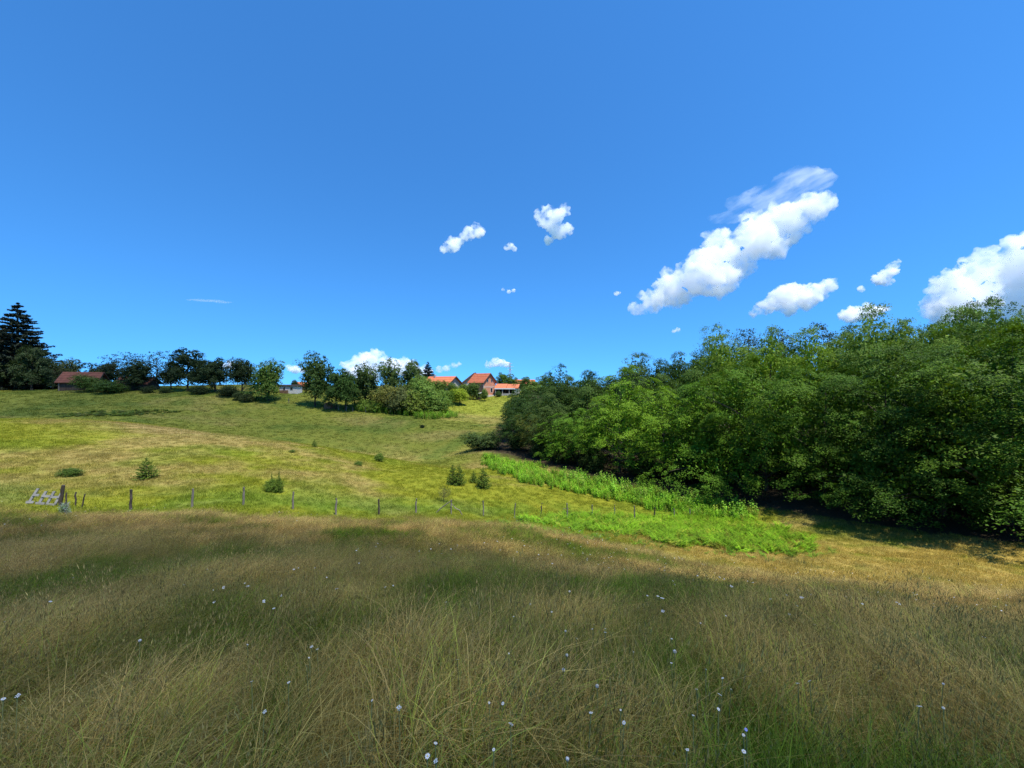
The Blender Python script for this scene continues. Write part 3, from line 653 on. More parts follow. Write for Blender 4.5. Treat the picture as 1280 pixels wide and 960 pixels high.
# --- trees and shrubs along the far hill -------------------------------------
G1, G2, G3, G4 = (.035,.058,.020), (.050,.085,.024), (.085,.135,.03), (.13,.185,.03)
hill_trees = [  # name, column, distance, top row, width factor, tint, variant, label, category
 ('spruce_tree',22,112,379,1.3,(.016,.026,.016),SPRUCE[0],'tall dark spruce with drooping tiers standing over the barn','tree'),
 ('spruce_tree',-6,114,400,1.3,(.016,.026,.016),SPRUCE[0],'shorter dark spruce hidden behind the tall spruce','tree'),
 ('broadleaf_tree',40,106,431,.80,G1,DENSE[0],'dark rounded tree in front of the tall spruce','tree'),
 ('broadleaf_tree',2,107,448,1.1,G1,DENSE[1],'dark low tree beneath the spruces at the field end','tree'),
 ('bare_tree',66,110,451,1.1,(.04,.06,.022),BARE[0],'thin half-bare tree just left of the barn','tree'),
 ('broadleaf_tree',84,116,450,1.1,(.05,.075,.03),ORCH[1],'round tree rising behind the barn roof','tree'),
 ('broadleaf_tree',135,112,449,1.1,G1,DENSE[1],'dark tree between the barn and the tumbledown shed','tree'),
 ('bare_tree',158,110,441,1.25,(.04,.06,.025),BARE[1],'sparse tree with twiggy top behind the tumbledown shed','tree'),
 ('broadleaf_tree',172,104,452,1.25,G1,ORCH[1],'bushy dark tree draped over the tumbledown shed','tree'),
 ('bare_tree',196,106,439,1.15,(.04,.065,.025),BARE[0],'tall sparse tree with feathery crown right of the shed','tree'),
 ('broadleaf_tree',214,107,456,1.0,G1,ORCH[2],'airy small tree squeezed between sparse tree and tall dense tree','tree'),
 ('broadleaf_tree',235,104,434,.95,(.030,.052,.018),DENSE[0],'tallest dense dark tree of the field hedge','tree'),
 ('broadleaf_tree',269,103,444,.90,(.030,.054,.018),DENSE[1],'dense dark tree with rounded top beside the tallest hedge tree','tree'),
 ('broadleaf_tree',303,103,446,.85,G1,ORCH[0],'upright dark tree with a gap of sky under its crown','tree'),
 ('orchard_tree',336,99,452,1.05,G3,ORCH[1],'lighter airy tree with forked trunk beside the white hut','tree'),
 ('broadleaf_tree',369,116,475,1.2,G1,ORCH[2],'small grey-green tree rising behind the white hut','tree'),
 ('orchard_tree',394,98.5,450,.80,G2,ORCH[3],'tall airy tree with bare lower trunk over the field fence','tree'),
 ('orchard_tree',420,98,457,.90,(.042,.078,.02),DENSE[0],'full dark tree shading the brown heap','tree'),
 ('orchard_tree',432,97.5,463,.85,(.045,.085,.02),ORCH[0],'lower dark tree beside the one shading the brown heap','tree'),
 ('broadleaf_tree',457,101,457,.95,(.055,.085,.026),ORCH[1],'grey-green tree with ragged top next to the dark pair','tree'),
 ('broadleaf_tree',487,106,457,.75,(.06,.095,.028),ORCH[3],'narrow pale tree behind the olive shrubs','tree'),
 ('broadleaf_tree',515,112,449,.72,(.050,.080,.024),DENSE[0],'pointed dense tree standing above the garden shrubs','tree'),
 ('spruce_tree',535,150,452,1.3,(.020,.034,.020),SPRUCE[0],'dark conifer behind the red roofed house','tree'),
 ('garden_tree',546,122,474,1.25,(.085,.13,.028),ORCH[0],'leafy tree in front of the red roofed house','tree'),
 ('garden_tree',566,123,479,1.1,(.08,.125,.026),ORCH[1],'leafy tree hiding the gable foot of the red roofed house','tree'),
 ('garden_tree',528,110,468,1.05,(.09,.145,.03),ORCH[0],'bright garden tree below the pointed dense tree','tree'),
 ('garden_tree',559,115,487,1.0,(.09,.15,.025),ORCH[0],'small round orchard tree with short trunk in the garden','tree'),
 ('garden_tree',575,118,484,1.25,(.20,.255,.025),ORCH[0],'bright yellow-green orchard tree in the garden','tree'),
 ('garden_tree',592,128,479,1.1,(.075,.12,.03),ORCH[1],'little standard tree in front of the brick house','tree'),
 ('garden_tree',580,131,479,1.2,(.09,.14,.03),ORCH[0],'leafy tree at the corner of the grey gabled house','tree'),
 ('garden_tree',606,126,486,1.0,(.10,.15,.035),ORCH[2],'young thin tree beside the little dark hut','tree'),
 ('broadleaf_tree',629,165,464,1.0,(.06,.11,.024),DENSE[1],'broad green tree rising behind the carport','tree'),
 ('broadleaf_tree',641,170,470,1.0,(.07,.115,.026),DENSE[0],'smaller round tree behind the carport end','tree'),
 ('broadleaf_tree',657,158,470,1.0,(.055,.10,.024),DENSE[0],'dark tree in front of the distant red roof','tree'),
 ('broadleaf_tree',668,148,474,1.2,(.08,.135,.026),DENSE[1],'green tree between the carport and the wood','tree'),
 ('broadleaf_tree',684,150,468,1.2,(.07,.12,.026),DENSE[0],'tree where the garden meets the wood','tree')]
for i, (nm, px, Yd, tp, wf, tint, v, lab, cat) in enumerate(hill_trees):
    if px > 320 and nm != 'spruce_tree': tint = tuple(c*q for c, q in zip(tint, (1.35, 1.4, 1.1)))  # trees beyond the shaded hedge get brighter leaf colour, as if sunlit
    p = at(px, Yd); h = top_z(tp, Yd)-p.z; p.z -= .12
    plant_tree(nm, v, p, h, wf, tint, lab, cat, 'trees along the far hill', rz=i*2.1)
hill_shrubs = [
 (112,100,469,1.5,(.07,.12,.022),0,'bright scrambling bush in front of the barn'),
 (138,98,475,1.9,(.06,.11,.022),1,'low trailing shrub between the barn and the shed'),
 (185,99,482,1.5,G1,0,'dark hedge shrub at the foot of the sparse trees'),
 (206,99,483,1.5,G2,1,'hedge shrub below the airy small tree'),
 (250,99,481,1.8,G1,2,'dark hedge shrub between the two dense hedge trees'),
 (285,99,482,1.7,G1,0,'dark hedge shrub at the end of the hedge'),
 (300,97,488,1.3,(.06,.09,.028),1,'scrubby shrub on the grass before the hut'),
 (309,96,490,1.3,(.075,.10,.035),2,'pale twiggy shrub on the grass beside the forked tree'),
 (488,101,484,1.3,(.13,.135,.03),0,'olive yellowish shrub under the narrow pale tree'),
 (500,100,481,1.1,(.09,.11,.035),1,'tall grey-olive shrub beside the garden'),
 (514,100,486,1.2,(.14,.19,.03),2,'yellow-green shrub at the garden corner'),
 (532,103,477,1.05,(.095,.16,.026),0,'large rounded green shrub at the garden corner'),
 (545,104,487,1.2,(.10,.17,.026),1,'leafy shrub touching the large rounded one'),
 (455,99,498,1.4,(.12,.19,.03),2,'small bright shrub below the ragged grey-green tree'),
 (470,99,499,1.5,(.14,.21,.03),0,'bright low shrub left of the olive shrubs'),
 (623,134,488,1.1,(.045,.085,.022),1,'small round dark bush before the carport'),
 (660,140,482,1.8,(.10,.16,.03),0,'hedge bush right of the carport'),
 (675,138,481,1.8,(.09,.15,.028),2,'hedge bush running into the wood'),
 (528,86,545,1.2,(.03,.05,.018),1,'tiny dark bush alone on the shaded hillside')]
for i, (px, Yd, tp, wf, tint, vi, lab) in enumerate(hill_shrubs):
    p = at(px, Yd); h = max(.8, top_z(tp, Yd)-p.z); p.z -= .1; tint = tuple(c*(1.3 if px > 440 and px != 528 else 1.0) for c in tint)
    plant_tree('shrub', SHRUB[vi], p, h, wf, tint, lab, 'shrub', 'shrubs along the far hill', rz=i*1.7, parts=('stem', 'foliage'))

# --- young spruces and weeds on the sunlit field -------------------------------
young = [  # column, foot row, height px, width factor, variant, label
 (183,599,26,1.15,0,'young spruce, neat little cone alone in the field behind the fence'),
 (604,611,26,.95,1,'dense dark young spruce beside the tiny one'),
 (592,604,15,.95,0,'tiny young spruce between the twin-tipped and the dense dark one'),
 (393,559,10,.9,0,"tiny spruce on the brow of the field")]
for px, py, hp, wf, vi, lab in young:
    p = hit(px, py); h = hp/F*p.y; p.z -= .03
    plant_tree('young_spruce', YOUNG[vi], p, h, wf, (.125,.195,.026), lab, 'spruce', 'young spruces in the field')
def multi_spruce(px, py, tops, lab, bushy):
    p = hit(px, py); o = empty('young_spruce', (p.x, p.y, p.z-.03)); tag(o, lab, 'spruce', 'young spruces in the field')
    for dx, hp, wf, vi in tops:
        for nm, me in (('trunk', YOUNG[vi][1]), ('crown', YOUNG[vi][0])):
            c = link(bpy.data.objects.new(nm, me), o); c.location = (dx/F*p.y, random.uniform(-.1, .1), 0); h = hp/F*p.y; c.scale = (h*wf, h*wf, h); c.rotation_euler.z = random.uniform(0, 6); c.color = (.125,.195,.026, 1)
    if bushy:
        c = link(bpy.data.objects.new('skirt_foliage', SHRUB[1][0]), o); s = bushy/F*p.y; c.scale = (s*1.25, s*1.1, s); c.color = (.12,.19,.024, 1)
multi_spruce(343,615,[(-4,25,.45,2),(6,28,.45,2)],'bushy young spruce with two upright tips behind the fence',17)
multi_spruce(570,607,[(-4,26,.75,1),(4,25,.85,1)],'broad twin-tipped young spruce in the middle of the field',0)
for px, py, hp, wf, tint, lab in [(88,595,11,2.0,(.08,.14,.022),'low spreading evergreen cushion behind the leaning post'),
        (448,582,6,1.7,(.10,.17,.025),'flat green cushion bush on the field brow'),(474,577,11,1.1,(.11,.18,.025),'bright round bush on the field brow'),
        (365,566,4,1.6,(.10,.16,.03),'tiny weed tuft on the field near the brow')]:
    p = hit(px, py); h = hp/F*p.y; p.z -= .03
    plant_tree('cushion_bush', SHRUB[1], p, h, wf, tint, lab, 'bush', parts=('stem', 'foliage'))
p = hit(555,627); plant_tree('dry_sapling', BARE[0], p, 18/F*p.y, 1.3, (.12,.13,.04), 'small half-dry sapling just beyond the braced post', 'sapling', parts=('stem', 'foliage'))

# ------------------------------------------------------------------ buildings
def gabled(name, label, loc, rz, Ln, Wd, eave, ridge, wall_m, roof_m, over=.45, thick=.16, plinth=None, trim=True):
    """gabled building: ridge along local x, origin at the base centre; returns the root"""
    o = empty(name, loc, rz); tag(o, label, 'house' if 'house' in name else 'building')
    l, w_ = Ln/2, Wd/2
    mb = MB(); mb.prism([(-l,-w_,-1.2),(-l,w_,-1.2),(-l,w_,eave),(-l,0,ridge-.12),(-l,-w_,eave)], (Ln,0,0)); mb.build('wall', wall_m, o)
    sl = (ridge-eave)/w_
    for sgn in (-1, 1):
        r = MB(); y1 = sgn*(w_+over); z1 = eave-sl*over
        r.prism([(-l-over,0,ridge),(-l-over,y1,z1),(-l-over,y1,z1+thick),(-l-over,0,ridge+thick)], (Ln+2*over,0,0)); ro = r.build('roof', roof_m, o)
        n = max(2, int(Ln/.9))                                        # tile courses as raised ribs
        for k in range(4):
            t0 = .12+.24*k; rb = MB(); rb.box(-l-over, l+over, -.04, .04, 0, .05)
            c = link(bpy.data.objects.new('tile_course', rb.mesh('tile_course')), ro); c.data.materials.append(roof_m)
            c.location = (0, y1*t0, ridge+(z1-ridge)*t0+thick-.01); c.rotation_euler.x = -math.atan(sl)*sgn
        if trim:
            for e in (-1, 1):
                b = MB(); xe = e*(l+over); b.prism([(xe,0,ridge-.22),(xe,y1,z1-.2),(xe,y1,z1+thick+.03),(xe,0,ridge+thick+.03)], (e*.07,0,0)); b.build('bargeboard', M_TRIM, o)
    return o
def window(o, side, a, z, ww, hh, Ln, Wd, frame=M_WHITE):
    """side '+x' or '-y'; a: position along that wall"""
    root = None; t = .06
    def place(mb, nm, mat, par):
        return mb.build(nm, mat, par)
    f = MB()
    for (u0,u1,v0,v1) in ((a-ww/2-t,a+ww/2+t,z+hh,z+hh+t),(a-ww/2-t,a+ww/2+t,z-t,z),(a-ww/2-t,a-ww/2,z,z+hh),(a+ww/2,a+ww/2+t,z,z+hh)):
        if side == '+x': f.box(Ln/2-.02, Ln/2+.06, u0, u1, v0, v1)
        else: f.box(u0, u1, -Wd/2-.06, -Wd/2+.02, v0, v1)
    fo = f.build('window', frame, o); g = MB()
    if side == '+x': g.box(Ln/2+.003, Ln/2+.02, a-ww/2, a+ww/2, z, z+hh)
    else: g.box(a-ww/2, a+ww/2, -Wd/2-.02, -Wd/2-.003, z, z+hh)
    g.build('pane', M_GLASS, fo)

# brick house
p = at(603, 139); b0 = p.z+.2
H = gabled('brick_house', 'unplastered red brick house with red tiled roof and gable window', (p.x, p.y, b0), R(-40), 7.2, 6.2, 4.7, 7.6, M_BRICK, M_TILE, .5)
Ln, Wd = 7.2, 6.2
for (x, y) in ((Ln/2,-Wd/2),(Ln/2,Wd/2),(-Ln/2,-Wd/2)):
    m = MB(); m.box(x-.16, x+.025, y-.025 if y < 0 else y-.16, y+.16 if y < 0 else y+.025, -.2, 4.55); m.build('corner_column', M_CONC, H)
m = MB(); m.box(Ln/2-.1, Ln/2+.03, -Wd/2+.17, Wd/2-.17, 2.75, 2.98); m.build('ring_beam', M_CONC, H)
m = MB(); m.box(-Ln/2+.1, Ln/2-.17, -Wd/2-.03, -Wd/2+.1, 2.75, 2.98); m.build('ring_beam', M_BRICK, H)
window(H, '+x', .9, 1.0, 1.0, 1.5, Ln, Wd); window(H, '+x', -1.1, 4.6, .7, .9, Ln, Wd, M_CONC); window(H, '+x', 1.0, 4.6, .7, .9, Ln, Wd, M_CONC)
window(H, '-y', -.6, 1.2, 1.1, 1.2, Ln, Wd, M_TILE_D)
m = MB(); m.box(Ln/2-.1, Ln/2+1.2, -2.6, 1.8, -.9, .05); m.build('terrace', M_CONC, H)
# red roofed house behind the garden trees
p = at(553, 140); H = gabled('red_roofed_house', 'pale house with orange-red roof half hidden behind garden trees', (p.x, p.y, p.z), R(-28), 11, 8.2, 3.2, 5.9, M_GREYP, M_TILE_O, .7)
window(H, '+x', -.6, 1.0, 1.0, 1.2, 11, 8.2); window(H, '-y', 2.5, 1.0, 1.1, 1.2, 11, 8.2)
m = MB(); m.box(-3.2, -2.7, -.9, -.4, 5.0, 6.7); m.build('chimney', M_GREYP, H)
# grey gabled house behind the brick one
p = at(593, 158); H = gabled('grey_gabled_house', 'grey rendered house gable with dark verge behind the brick house', (p.x, p.y, p.z+.1), R(-80), 8, 9.5, 3.0, 6.8, M_GREYP, M_TILE_D, .6)
window(H, '+x', 0, 1.0, 1.0, 1.1, 8, 9.5)
# distant red roof to the right
p = at(655, 190); H = gabled('distant_house', 'far house showing only its red roof above the trees', (p.x, p.y, p.z-.6), R(10), 10, 8, 3.2, 6.6, M_PLASTER, M_TILE, .5)
window(H, '-y', 0, 1.0, 1.0, 1.1, 10, 8)
# carport: low building with a two-part orange roof, white fascia, open front
p = at(634, 138); o = empty('carport', (p.x, p.y, p.z), R(-8)); tag(o, 'open-fronted carport with bright orange tiled roof and white fascia', 'carport', None)
for x0, x1, dz in ((-4.2, -.1, .12), (.0, 4.3, 0)):
    m = MB(); m.prism([(x0,-2.6,2.1),(x0,2.2,3.5+dz),(x0,2.2,3.65+dz),(x0,-2.6,2.25)], (x1-x0,0,0)); r_ = m.build('roof', M_TILE_O, o)
m = MB(); m.box(-4.1, 3.2, -2.72, -2.63, 1.85, 2.2); m.build('fascia', M_WHITE, o)
m = MB(); m.box(-4.2, 4.3, 2.0, 2.2, -.8, 3.45); m.build('back_wall', M_OLDW, o)  # dark boards stand in for the shade inside the open front
m = MB(); m.prism([(-4.2,-1.2,-.8),(-4.2,2.0,-.8),(-4.2,2.0,3.35),(-4.2,-1.2,2.4)], (.2,0,0)); m.build('side_wall', M_GREYP, o)
m = MB(); m.box(3.0, 4.2, -2.4, 1.9, -.8, 2.0); m.build('store_room', M_PLASTER, o)
for x in (-3.9, -1.4, 1.0):
    m = MB(); m.box(x, x+.18, -2.5, -2.32, -.8, 2.06); m.build('post', M_CONC, o)
m = MB(); m.box(-1.8, 2.9, -2.45, -2.35, -.6, .35); m.build('low_wall', M_GREYP, o)
# little dark hut beside the brick house
p = at(598, 129); o = empty('garden_hut', (p.x, p.y, p.z), R(-15)); tag(o, 'tiny black garden hut with pale flat roof by the brick house', 'hut')
m = MB(); m.box(-.65,.65,-.7,.7,-.4,2.1); m.build('wall', M_OLDW, o)
m = MB(); m.prism([(-.8,-1.0,2.1),(.9,-1.0,2.1),(.9,-1.0,2.22),(-.8,-1.0,2.22)],(0,2.0,.18)); m.build('roof', M_WHITE, o)
m = MB(); m.box(-.35,.35,-.74,-.705,0,1.8); m.build('door', M_TRIM, o)
# old barn on the left
p = at(105, 106); H = gabled('old_barn', 'dark wooden barn with rusty red tiled roof under the spruce', (p.x, p.y, p.z), R(200), 7.6, 5.2, 2.3, 4.7, M_OLDW, M_TILE_D, .5)
for k in range(8):
    m = MB(); y = -2.8+k*.75; m.box(3.805, 3.85, y*.85, y*.85+.58, -.2, 2.2); m.build('board', M_OLDW, H)
m = MB(); m.box(-1.0, 1.0, 2.605, 2.68, 0, 2.0); m.build('door', M_POSTD, H)
for x in (-3.65, 3.6):
    m = MB(); m.box(x-.1, x+.1, 2.61, 2.8, -.4, 2.1); m.build('post', M_POST, H)
# tumbledown shed
p = at(173, 106); H = gabled('tumbledown_shed', 'low dark shed with a patch of orange roof showing through trees', (p.x, p.y, p.z), R(188), 7.5, 4.6, 1.8, 3.4, M_OLDW, M_TILE_D, .5)
m = MB(); m.box(2.4, 3.9, 1.0, 1.06, -.1, .1); m.build('roof_patch', M_TILE_O, H).location = (0, -.1, 2.85); H.children[-1].rotation_euler.x = R(-38)
m = MB(); m.box(-1.0, 1.0, 2.305, 2.38, 0, 1.6); m.build('door', M_POSTD, H)
# white hut
p = at(365, 112); o = empty('white_hut', (p.x, p.y, p.z), R(4)); tag(o, 'low white hut with flat dark roof behind the field fence', 'hut')
m = MB(); m.box(-2.7,2.2,-1.5,1.5,-.8,1.95); m.build('wall', M_PLASTER, o)
m = MB(); m.prism([(-3.0,-1.8,1.95),(2.5,-1.8,1.95),(2.5,-1.8,2.1),(-3.0,-1.8,2.1)],(0,3.6,.25)); m.build('roof', M_TRIM, o)
for x, ww in ((.6,.7),(-1.4,.6)):
    m = MB(); m.box(x-ww/2-.06, x+ww/2+.06, -1.56, -1.45, .84, 1.66); f = m.build('window', M_WHITE, o); m = MB(); m.box(x-ww/2, x+ww/2, -1.58, -1.565, .9, 1.6); m.build('pane', M_GLASS, f)
m = MB(); m.box(-2.3,-.3,-2.3,-1.6,-.6,.75); m.build('lean_to', M_SOIL, o)
p = at(378, 120); H = gabled('little_shed', 'little shed with an orange roof beside the white hut', (p.x, p.y, p.z), R(15), 3, 2.4, 1.2, 2.2, M_OLDW, M_TILE_O, .2)
m = MB(); m.box(-.4,.4,-1.25,-1.205,0,1.1); m.build('door', M_POSTD, H)
# brown heap under the trees
def lump(name, mat, size, seed, sub=3):
    import bmesh
    bm = bmesh.new(); bmesh.ops.create_icosphere(bm, subdivisions=sub, radius=1)
    for v in bm.verts:
        d = v.co.normalized(); k = 1+.35*mnoise.fractal(d*1.7+Vector((seed,0,0)), 1, 2, 3)
        v.co = Vector((d.x*size[0]*k, d.y*size[1]*k, max(-.2, d.z*size[2]*k)))
    me = bpy.data.meshes.new(name); bm.to_mesh(me); bm.free(); me.materials.append(mat); return bpy.data.objects.new(name, me)
p = at(410, 98); o = link(lump('brush_heap', M_SOIL, (1.3,.9,1.5), 3)); o.location = (p.x, p.y, p.z); tag(o, 'brown brush heap under the dark field-edge trees', 'heap')
# pylon far beyond the houses
Yp = 620; p = at(637.5, Yp); o = empty('electricity_pylon', p, R(12)); tag(o, 'grey lattice pylon rising far behind the carport', 'pylon')
Ht = top_z(453, Yp)-p.z
leg = lambda s, z: s*(3.2*(1-z/Ht)+.35)
for sx in (-1, 1):
    for sy in (-1, 1):
        m = MB(); m.tube([(leg(sx,0),leg(sy,0),-2),(leg(sx,Ht),leg(sy,Ht),Ht)], .16, 4); m.build('leg', M_STEEL, o)
m = MB(); zs = [Ht*(1-.86**k) for k in range(0, 26)]
for z0, z1 in zip(zs[:-1], zs[1:]):
    for a, b in (((-1,-1),(1,-1)),((1,-1),(1,1)),((1,1),(-1,1)),((-1,1),(-1,-1))):
        m.tube([(leg(a[0],z0),leg(a[1],z0),z0),(leg(b[0],z1),leg(b[1],z1),z1)], .09, 3); m.tube([(leg(b[0],z0),leg(b[1],z0),z0),(leg(a[0],z1),leg(a[1],z1),z1)], .09, 3)
m.build('lattice_bracing', M_STEEL, o)
for zc, hw in ((Ht-2, 4.2), (Ht-7, 5.5), (Ht-12, 4.6)):
    m = MB(); m.tube([(-hw,0,zc),(0,0,zc+.9),(hw,0,zc)], .16, 4); m.tube([(-hw,0,zc),(hw,0,zc)], .13, 4); m.build('crossarm', M_STEEL, o)

# ------------------------------------------------------------------ fence posts
def post_mesh(h, r, seed, bend=.03):
    q = random.Random(seed); mb = MB(); n = 6; pts = [(q.uniform(-bend, bend)*i/n, q.uniform(-bend, bend)*i/n, -.35+(h+.35)*i/n) for i in range(n+1)]
    mb.tube(pts, [r*(1.0-.18*i/n)*q.uniform(.88, 1.12) for i in range(n+1)], 7); return mb.mesh('post')
tops = {163:612,240:617,304:618,366:620,420:623,474:624,520:625,564:626,604:626,643:629,676:629,709:629,740:631,768:631,793:632,818:634,843:636,862:637}
posts = [163,240,304,366,420,474,520,564,604,643,676,709,740,768,793,818,843,862]
leanx = [.05,.05,.06,.04,.01,0,.02,.02,.01,.05,.06,-.02,.0,.02,0,.03,0,.02]
plabels = ['weathered post, first standing clear beyond the leaning dark post']+[None]*17
for i, px in enumerate(posts):
    Yf = 20*(1+.0556*i); p = at(px, Yf); h = min(1.65, max(1.05, top_z(tops[px], Yf)-p.z))
    me = post_mesh(h, random.uniform(.05, .07), 40+i); me.materials.append(M_POST if i % 5 else M_POSTD)
    braced = (px == 564)
    par = empty('fence_post', p); m_ = link(bpy.data.objects.new('upright', me), par); m_.rotation_euler = (random.uniform(-.03,.03), leanx[i], 0)
    if braced:
        lab = 'fence post propped by two crooked slanting braces'
        mb = MB(); mb.tube([(0,-.05,h-.06),(-.35,-.02,h-.3),(-.8,0,h*.38),(-1.2,0,-.15+gz(p.x-1.2,p.y)-p.z)], [.03,.036,.042,.045], 6); mb.build('brace', M_POST, par)
        mb = MB(); mb.tube([(.02,.05,h-.3),(.3,.05,h-.62),(.6,0,h*.30),(.88,0,-.12+gz(p.x+.88,p.y)-p.z)], [.026,.03,.034,.036], 6); mb.build('brace', M_POST, par)
    else:
        n_ = ('first','second','third','fourth','fifth','sixth','seventh','eighth','ninth','tenth')[abs(i-7)-1]
        lab = '%s weathered fence post from the braced post, towards the broken hurdle' % n_ if i < 7 else '%s weathered fence post from the braced post, towards the wood' % n_
    tag(par, lab, 'post', 'posts of the wireless field fence')
    if px == 709:
        mb = MB(); mb.tube([(-.35,0,h*.62),(-.05,.04,h*.66),(.12,.05,h*.64)], .02, 5); mb.build('broken_rail', M_POST, par)
for px, Yf, tpy, r, ln, mat, lab in ((79,19.6,606,.085,.16,M_POSTD,'thick dark post leaning over beside the grey wooden hurdle'),(83,19.5,616,.04,.0,M_POSTD,'short dark stake set against the thick leaning post'),
        (94,19.6,615,.04,.04,M_POSTD,'thin upright dark stake near the leaning post'),(106,19.5,617,.035,.22,M_POSTD,'thin crooked stake tilting away from the leaning post')):
    p = at(px-4 if ln > .1 else px, Yf); h = top_z(tpy, Yf)-p.z
    me = post_mesh(h, r, int(px), .02); me.materials.append(mat); o = link(bpy.data.objects.new('fence_stake', me)); o.location = p; o.rotation_euler.y = ln; tag(o, lab, 'stake')
# grey hurdle of boards
p = at(50, 19.4); o = empty('wooden_hurdle', (p.x, p.y, p.z-.18), R(4)); o.rotation_euler = (R(-16), R(4), R(4)); o.scale = (.92, .92, .86); tag(o, 'broken grey board hurdle leaning at the end of the fence', 'hurdle')
for x0, x1, z0, z1, t in ((-.85,-.60,-.1,1.12,.30),(-.28,-.16,-.1,.98,.18),(.12,.24,-.1,1.0,.2),(.52,.64,-.1,1.05,.22)):
    m = MB(); m.prism([(x0,0,z0),(x0+.13,0,z0),(x0+.13+t,0,z1),(x0+t,0,z1)], (0,.05,0)); m.build('upright', M_GREYW, o)
for x0, x1, z, hh in ((-.62,-.30,.66,.13),(-.12,.32,.64,.13),(.36,.80,.60,.13),(-.78,-.40,.28,.14),(-.30,.16,.22,.13),(.22,.72,.20,.13),(-.82,-.30,-.02,.11)):
    m = MB(); m.box(x0, x1, -.045, -.005, z, z+hh); b = m.build('board', M_GREYW, o); b.rotation_euler.y = random.uniform(-.05,.05)
# small posts along the far field edge
for px, Yf, tpy in ((423,97,507),(433,97,507),(441,97,509),(361,99,499),(457,97,509),(452,98,508)):
    p = at(px, Yf); me = post_mesh(1.25, .10, int(px)); me.materials.append(M_POST); o = link(bpy.data.objects.new('far_fence_post', me)); o.location = p
    tag(o, 'small grey post on the far field edge below the orchard trees', 'post', 'posts on the far field edge')

# ------------------------------------------------------------------ bracken, tall weeds, rank growth
def frond_clump(seed, n=9, h=.75, spread=.5, leaf=.05, pairs=11):
    r = np.random.default_rng(seed); V = []; Fq = []; b = 0
    for i in range(n):
        a = r.uniform(0, 6.283); d = np.array([math.cos(a), math.sin(a), 0]); sd_ = np.array([-d[1], d[0], 0]); hh = h*r.uniform(.6, 1.15); L_ = spread*r.uniform(.6, 1.2)
        base = d*r.uniform(0, .12)
        for k in range(pairs+1):
            t = .18+.82*k/pairs; c = base+d*L_*t**1.5+np.array([0, 0, hh*(t*1.35-.55*t*t)])
            wl = leaf*3.2*(1.08-t)*(1.0 if t > .25 else .5)
            for s in (-1, 1):
                tip = c+sd_*s*wl+d*wl*.35+np.array([0, 0, -wl*.18]); mid = c+sd_*s*wl*.45; wv = d*leaf*.42
                V += [c, mid-wv, tip, mid+wv]; Fq.append((b, b+1, b+2, b+3)); b += 4
    return mesh_np('frond_clump', np.array(V), np.array(Fq))
def stalk_clump(seed, n=5, h=1.3, leaf=.165):
    r = np.random.default_rng(seed); V = []; Fq = []; b = 0; pos = []; nrm = []
    for i in range(n):
        x, y = r.normal(0, .16, 2); lx, ly = r.normal(0, .10, 2); hh = h*r.uniform(.6, 1.15); m = 16
        for k in range(m):
            t = .15+.85*k/m; a = k*2.4+r.uniform(-.4, .4); rr = leaf*(1.1-.55*t)
            d = np.array([math.cos(a), math.sin(a), 0]); pos.append(np.array([x+lx*t, y+ly*t, hh*t])+d*rr*.7); nrm.append(np.array([0, 0, 1.0])+d*.5+r.normal(0, .25, 3))
    v, f = leaf_quads(r, np.array(pos), unit(np.array(nrm)), np.full(len(pos), leaf), .6)
    return mesh_np('stalk_clump', v, f)
WV = variant_collection('weed_clump', [frond_clump(500+i, 8, .75, .55, .075, 8) for i in range(4)]+[stalk_clump(520+i) for i in range(4)]+[frond_clump(540+i, 12, .35, .35, .06, 6) for i in range(3)], M_WEED)
def weeds(name, label, cat, poly_px, n, rg, tint, smin, smax, edge=.0):
    poly = [hit(a, b) for a, b in poly_px]; xs = [q.x for q in poly]; ys = [q.y for q in poly]
    X = rng.uniform(min(xs), max(xs), n*4); Y = rng.uniform(min(ys), max(ys), n*4)
    j = fbm(X/1.2, Y/1.2, 77, 2)-.5
    m = inpoly(X+j*3.2, Y+j*3.2, poly); X, Y = X[m][:n], Y[m][:n]; k = len(X)
    t = np.array(tint)*rng.uniform(.7, 1.25, k)[:, None]*(.45+1.1*fbm(X/.8, Y/.8, 88, 2))[:, None]
    dead = rng.uniform(0, 1, k) < .16; t = np.where(dead[:, None], t*C(1.5,.95,2.0), t)
    s = rng.uniform(smin, smax, k)
    o = scatter(name, WV, np.stack([X, Y, ground(X, Y)-.03], -1), np.stack([rng.normal(0, .12, k), rng.normal(0, .12, k), rng.uniform(0, 6.28, k)], -1), np.stack([s, s, s*rng.uniform(.8, 1.2, k)], -1), rg[0]+rng.integers(0, rg[1], k), t, M_WEED)
    return tag(o, label, cat, kind='stuff')
weeds('bracken', 'bright green bracken spreading below the fence end', 'bracken', [(650,652),(690,648),(760,644),(850,640),(940,648),(985,668),(1035,684),(1000,694),(930,692),(850,682),(760,668),(690,660)], 1500, (0,4), (.19,.35,.018), .5, 1.15)
weeds('sparse_bracken', 'scattered bracken sprigs at the edge of the patch', 'bracken', [(600,655),(650,650),(700,663),(800,676),(930,695),(1040,688),(1060,700),(1000,703),(860,692),(700,671),(620,663)], 90, (0,4), (.14,.30,.02), .35, .7)
weeds('nettle_strip', "lush bright weeds along the wood's edge", 'weeds', [(603,570),(625,575),(690,594),(760,608),(850,624),(945,642),(948,650),(880,646),(800,633),(730,618),(660,604),(612,588)], 2600, (4,4), (.20,.40,.025), .4, .78)
weeds('tall_weeds', "tall pale-green weeds standing before the dark wood", 'weeds', [(700,598),(790,613),(880,628),(950,641),(950,647),(870,637),(780,622),(700,605)], 260, (4,4), (.19,.38,.035), .75, 1.25)
